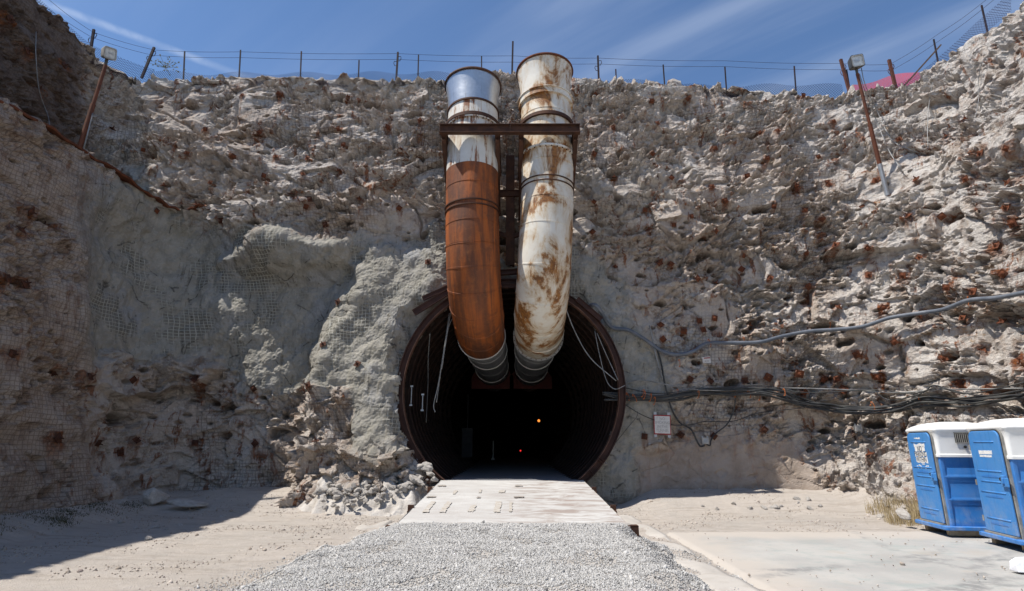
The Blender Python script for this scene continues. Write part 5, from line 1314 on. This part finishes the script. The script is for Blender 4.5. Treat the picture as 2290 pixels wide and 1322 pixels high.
def stones(name, pos, sizes, mat, BV=ICO, BF=ICF):
    n = len(pos); nv = len(BV)
    jit = 1+0.38*(nrng.random((n, nv, 1))-.5)*2; V = BV[None]*jit
    sc = np.stack([nrng.uniform(.75, 1.25, n), nrng.uniform(.75, 1.25, n), nrng.uniform(.55, .95, n)], -1)*sizes[:, None]
    q = nrng.normal(size=(n, 4)); q /= np.linalg.norm(q, axis=1)[:, None]; a, b, c, d = q.T
    R = np.stack([np.stack([1-2*(c*c+d*d), 2*(b*c-a*d), 2*(b*d+a*c)], -1), np.stack([2*(b*c+a*d), 1-2*(b*b+d*d), 2*(c*d-a*b)], -1), np.stack([2*(b*d-a*c), 2*(c*d+a*b), 1-2*(b*b+c*c)], -1)], 1)
    V = np.einsum('nij,nkj->nki', R, V*sc[:, None, :])+pos[:, None, :]
    F_ = (BF[None]+np.arange(n)[:, None, None]*nv).reshape(-1, 3).astype(np.int32)
    me = bpy.data.meshes.new(name); me.vertices.add(n*nv); me.vertices.foreach_set('co', V.astype(np.float32).ravel())
    me.loops.add(F_.size); me.loops.foreach_set('vertex_index', F_.ravel()); me.polygons.add(len(F_)); me.polygons.foreach_set('loop_start', np.arange(len(F_), dtype=np.int32)*3); me.polygons.foreach_set('loop_total', np.full(len(F_), 3, np.int32))
    me.update(calc_edges=True)
    tv = me.attributes.new('tone', 'FLOAT', 'POINT'); tv.data.foreach_set('value', np.repeat(nrng.random(n), nv).astype(np.float32))
    me.materials.append(mat); o = bpy.data.objects.new(name, me); col.objects.link(o); return o
def stone_mat(name, a, b, c):
    t = NT(name, 0.9, 0, .15); v = t.coords(); f = t.attr('tone')
    k = t.mix(t.rng(f, 0, .75), a, b); k = t.mix(t.rng(f, .86, .95), k, c); k = t.mix(t.rng(t.noise(v, 30, 3), .45, .7, 0, .3), k, tuple(x*.7 for x in b)); t.color(k); return t.m
M['gravel'] = stone_mat('gravel', (0.35, 0.342, 0.325), (0.54, 0.53, 0.51), (0.14, 0.135, 0.13))
M['pebble'] = stone_mat('pebble', (0.32, 0.27, 0.22), (0.52, 0.46, 0.40), (0.24, 0.2, 0.18))
M['gravel_bed'] = plain('gravel_bed', (0.46, 0.43, 0.39), (0.37, 0.345, 0.315), 0.95, 0, 25, bump=0.9)
def gravel_z(x, y):
    ramp_ = np.clip((y-6.2)/(P0Y-6.2), 0, 1); hw = 2.3+0.09*(P0Y-y); x = x+0.15*(P0Y-y)
    side = smooth(0.75, -0.35, np.abs(x+0.15)-hw-0.05+0.55*gnoise(x/.8, y/.8, 0*x, 161)+0.25*gnoise(x/.25, y/.25, 0*x, 163))
    return -0.05+(0.06+0.40*ramp_)*side+0.02*gnoise(x/.35, y/.35, 0*x, 162)*side+0.03*side
gx_, gy_ = np.arange(-4.2, 4.2, 0.06), np.arange(4.0, 11.3, 0.06); A2, B2 = np.meshgrid(gx_, gy_)
FLIP = False
gb = grid_mesh('gravel_bed', A2, B2, gravel_z(A2, B2), np.ones(A2.shape, bool), M['gravel_bed'], {}, np.stack([A2, B2], -1)); tag(gb, kind='structure')
FLIP = FLIP_SAVE
n = 210000; x = nrng.uniform(-4.2, 4.0, n); y = nrng.uniform(6.6, P0Y+0.14, n)
zg_ = gravel_z(x, y); edge_ = np.abs(x+0.15+0.15*(P0Y-y))-(2.35+0.09*(P0Y-y)); loose = (edge_ > -0.3) & (edge_ < 1.3) & (nrng.random(n) < 0.45*np.exp(-np.maximum(edge_, 0)/0.42)); zg_ = np.where(zg_ > gz(x, y), zg_, gz(x, y)); k = loose | (gravel_z(x, y) > gz(x, y)+0.0+0.12*nrng.random(n)**3) & (nrng.random(n) < np.clip(0.45+0.55*smooth(5, 9, y)+.3, 0, 1))
k &= ~((gnoise(x/.75, y/.6, 0*x, 165)+0.4*gnoise(x/.25, y/.25, 0*x, 166) > 0.16+0.25*smooth(8.0, 10.4, y)) & (nrng.random(n) < .72)); x, y, zg_ = x[k], y[k], zg_[k]; g = stones('gravel', np.stack([x, y, zg_+0.008], -1), (.0065+.0095*nrng.random(len(x))**1.7)*(1+1.3*(nrng.random(len(x)) > .988)), M['gravel'], OCT, OCF); tag(g, kind='stuff')
n = 26000; x = nrng.uniform(-11, 12, n); y = 6+13*nrng.random(n)**1.2
k = (gnoise(x/1.6, y/1.6, 0*x, 171) > -0.1+0.3*nrng.random(n)) & ~((np.abs(x) < 2.3) & (y > 10)) & ~((x > 3.1) & (y < 13.1) & (nrng.random(n) < .93))
x, y = x[k], y[k]; zz = np.maximum(gz(x, y), np.where((x > 3.2) & (y < 13), .035, -1)); pb = stones('pebbles', np.stack([x, y, zz+.006], -1), nrng.uniform(.006, .018, len(x))*(1+1.6*(nrng.random(len(x)) > .97)), M['pebble']); tag(pb, kind='stuff')

def rock_proto(seed, mat):
    r_ = np.random.default_rng(seed)
    # convex block: points of a sphere pushed onto random planes, then roughened
    us, vs_ = 22, 14; th = np.linspace(0, 2*np.pi, us, endpoint=False); ph = np.linspace(0.06, np.pi-.06, vs_)
    P = np.array([[(np.sin(p)*np.cos(t), np.sin(p)*np.sin(t), np.cos(p)) for t in th] for p in ph])
    nrm_ = r_.normal(size=(13, 3)); nrm_ /= np.linalg.norm(nrm_, axis=1)[:, None]; dist = r_.uniform(.55, .95, 13)
    dots = np.einsum('ijk,lk->ijl', P, nrm_); s = np.min(np.where(dots > .05, dist/np.maximum(dots, .05), 9), -1); s = np.minimum(s, 1.15)
    P = P*s[..., None]; nn = gnoise(P[..., 0]*3+seed, P[..., 1]*3, P[..., 2]*3, seed)*.08; P = P*(1+nn[..., None])
    P = P*np.array([1.0, r_.uniform(.65, .95), r_.uniform(.5, .8)])
    mb = MB(); mb.loft([[Vector(P[i, j]) for j in range(us)] for i in range(vs_)]); return mb.build('rock', mat, None, False)
t = NT('rubble', .95, 0, .15); v = t.coords(); t.color(t.mix(t.rng(t.noise(v, 2.5, 5, .6), .35, .7), (0.56, 0.53, 0.49), (0.42, 0.385, 0.345))); t.bump(t.noise(v, 7, 6, .7), .7, .12); M['rubble'] = t.m
protos_r = [rock_proto(200+i, M['rubble']) for i in range(7)]; usedr = [False]*7
def put_rock(p, s, lab, g=None, k=None, rot=None, cat='rock'):
    k = rng.randrange(7) if k is None else k
    o = protos_r[k] if not usedr[k] else protos_r[k].copy()
    if usedr[k]: col.objects.link(o)
    usedr[k] = True; o.location = p; o.scale = (s, s, s) if not isinstance(s, tuple) else s
    o.rotation_euler = rot or (rng.uniform(-.5, .5), rng.uniform(-.5, .5), rng.uniform(0, 6.28)); return tag(o, lab, cat, g)
poly = [(700, 1100), (800, 1035), (850, 1030), (960, 1040), (975, 1075), (900, 1100), (800, 1130), (720, 1140)]
c_ = 0; tries = 0
while c_ < 170 and tries < 4000:
    tries += 1; px, py = rng.uniform(670, 985), rng.uniform(1030, 1142)
    if polysd(np.array([px]), np.array([py]), poly)[0] < 0: continue
    f_ = (py-1030)/112; Yr = 17.9-1.9*f_; p = at(px, py, Yr); g0 = gzf(p.x, p.y)
    s = rng.uniform(.05, .14)*(1.35-0.75*f_)*(1.6 if rng.random() < .12 else 1)
    p.z = max(p.z, g0)-0.1*s
    put_rock(p, s, 'grey broken rock in the rubble heap left of the tunnel ring', 'broken rocks heaped left of the tunnel'); c_ += 1
# mound under the heap
mx, my = np.arange(-7.0, -2.1, .05), np.arange(15.4, 18.9, .05); MX, MY = np.meshgrid(mx, my)
mpx = smooth(-6.8, -5.2, MX)*smooth(-2.1, -2.9, MX)*smooth(15.6, 18.0, MY)
MZ = -0.25+1.35*mpx+0.35*facet(MX/.42, MY/.42, 181, 1.2)[0]*mpx+0.1*gnoise(MX/.3, MY/.3, 0*MX, 182)
FLIP = False
md = grid_mesh('rubble_mound', MX, MY, MZ, np.ones(MX.shape, bool), M['rubble'], {}, np.stack([MX, MY], -1)); tag(md, kind='structure')
FLIP = FLIP_SAVE
p = at(345, 1112, 16.9); put_rock(p, (.42, .4, .5), 'pale pyramid-shaped boulder at the foot of the shaded left corner', None, 1, (0.1, .1, .6), 'boulder')
p = at(428, 1124, 16.7); put_rock(p, (.62, .38, .13), 'flat white slab of rock lying right of the pyramid boulder', None, 2, (.1, .12, .1))
p = atz(715, 1128, .1); put_rock(p+Vector((0, 0, .05)), (.2, .2, .22), 'yellowish pale stone at the front of the rubble heap', None, 3)
p = atz(2020, 1150, .3); put_rock(p, (.2, .18, .17), 'grey round stone in dry grass left of the toilets', None, 4)
p = atz(1343, 1028, .9); p = at(1350, 1034, 18.25); put_rock(p, (.2, .2, .12), 'white rock perched at the lower right edge of the tunnel ring', None, 5)
p = atz(85, 1265, 0.03); put_rock(p, (.06, .06, .04), 'small white stone on the shaded dirt at the lower left', None, 6)
for i in range(26):
    x = rng.uniform(9.6, 12.0) if i % 2 else rng.uniform(5, 9); y = rng.uniform(14.6, 16.8) if i % 2 else rng.uniform(16.6, 17.8)
    put_rock((x, y, gzf(x, y)+.02), rng.uniform(.05, .15), 'small fallen stone at the foot of the right wall', 'fallen stones below the right wall')
for i in range(20):
    x, y = rng.uniform(-10.6, -7), rng.uniform(12, 17.6); put_rock((x, y, gzf(x, y)+.01), rng.uniform(.04, .11), 'small dark stone on shaded dirt below the left wall', 'fallen stones below the left wall')
def grass(name, spots, n, h, mat):
    mb = MB()
    for _ in range(n):
        cx, cy, r = spots[rng.randrange(len(spots))]; a = rng.uniform(0, 6.28); d = r*math.sqrt(rng.random()); x, y = cx+d*math.cos(a), cy+d*math.sin(a); z = gzf(x, y)-.02
        hh = h*rng.uniform(.4, 1.1); l = Vector((rng.uniform(-1, 1), rng.uniform(-1, 1), 0))*hh*.55; w_ = Vector((rng.uniform(-1, 1), rng.uniform(-1, 1), 0)).normalized()*.006
        b = Vector((x, y, z)); m_ = b+l*.35+Vector((0, 0, hh*.65)); t_ = b+l+Vector((0, 0, hh)); mb.add([b-w_, b+w_, m_+w_*.7, m_-w_*.7, t_], [(0, 1, 2, 3), (3, 2, 4)])
    return tag(mb.build(name, mat), kind='stuff')
M['dry_grass'] = plain('dry_grass', (0.42, 0.34, 0.2), (0.30, 0.23, 0.13), .9, 0, 4); M['green_grass'] = plain('green_grass', (0.05, 0.055, 0.025), (0.12, 0.10, 0.05), .9, 0, 4)
sp = [(rng.uniform(9.3, 11.0), rng.uniform(14.3, 16.6), rng.uniform(.15, .4)) for _ in range(16)]+[(10.2, 15.0, .5)]
grass('dry_grass', sp, 2600, .34, M['dry_grass'])
grass('weeds', [(-10.75+rng.uniform(-.2, .5), rng.uniform(10, 17), rng.uniform(.2, .45)) for _ in range(40)], 5200, .07, M['green_grass'])
# small bush on the rim
p = at(372, 152, 20.4); mb = MB()
for k in range(70):
    d = Vector((rng.gauss(0, .3), rng.gauss(0, .2), abs(rng.gauss(.1, .18)))); q = p+d; mb.bar(p, q, .008, .008) if k % 3 == 0 else None
    w_ = Vector((rng.uniform(-1, 1), rng.uniform(-1, 1), rng.uniform(-1, 1))).normalized()*.045; u_ = w_.orthogonal().normalized()*.03; mb.add([q-w_, q+u_, q+w_, q-u_], [(0, 1, 2, 3)])
M['sage'] = plain('sage', (0.16, 0.17, 0.10), (0.24, 0.22, 0.13), .9, 0, 4); tag(mb.build('shrub', M['sage'], origin=p), 'small sage shrub on the rim beside the left corner post', 'shrub')
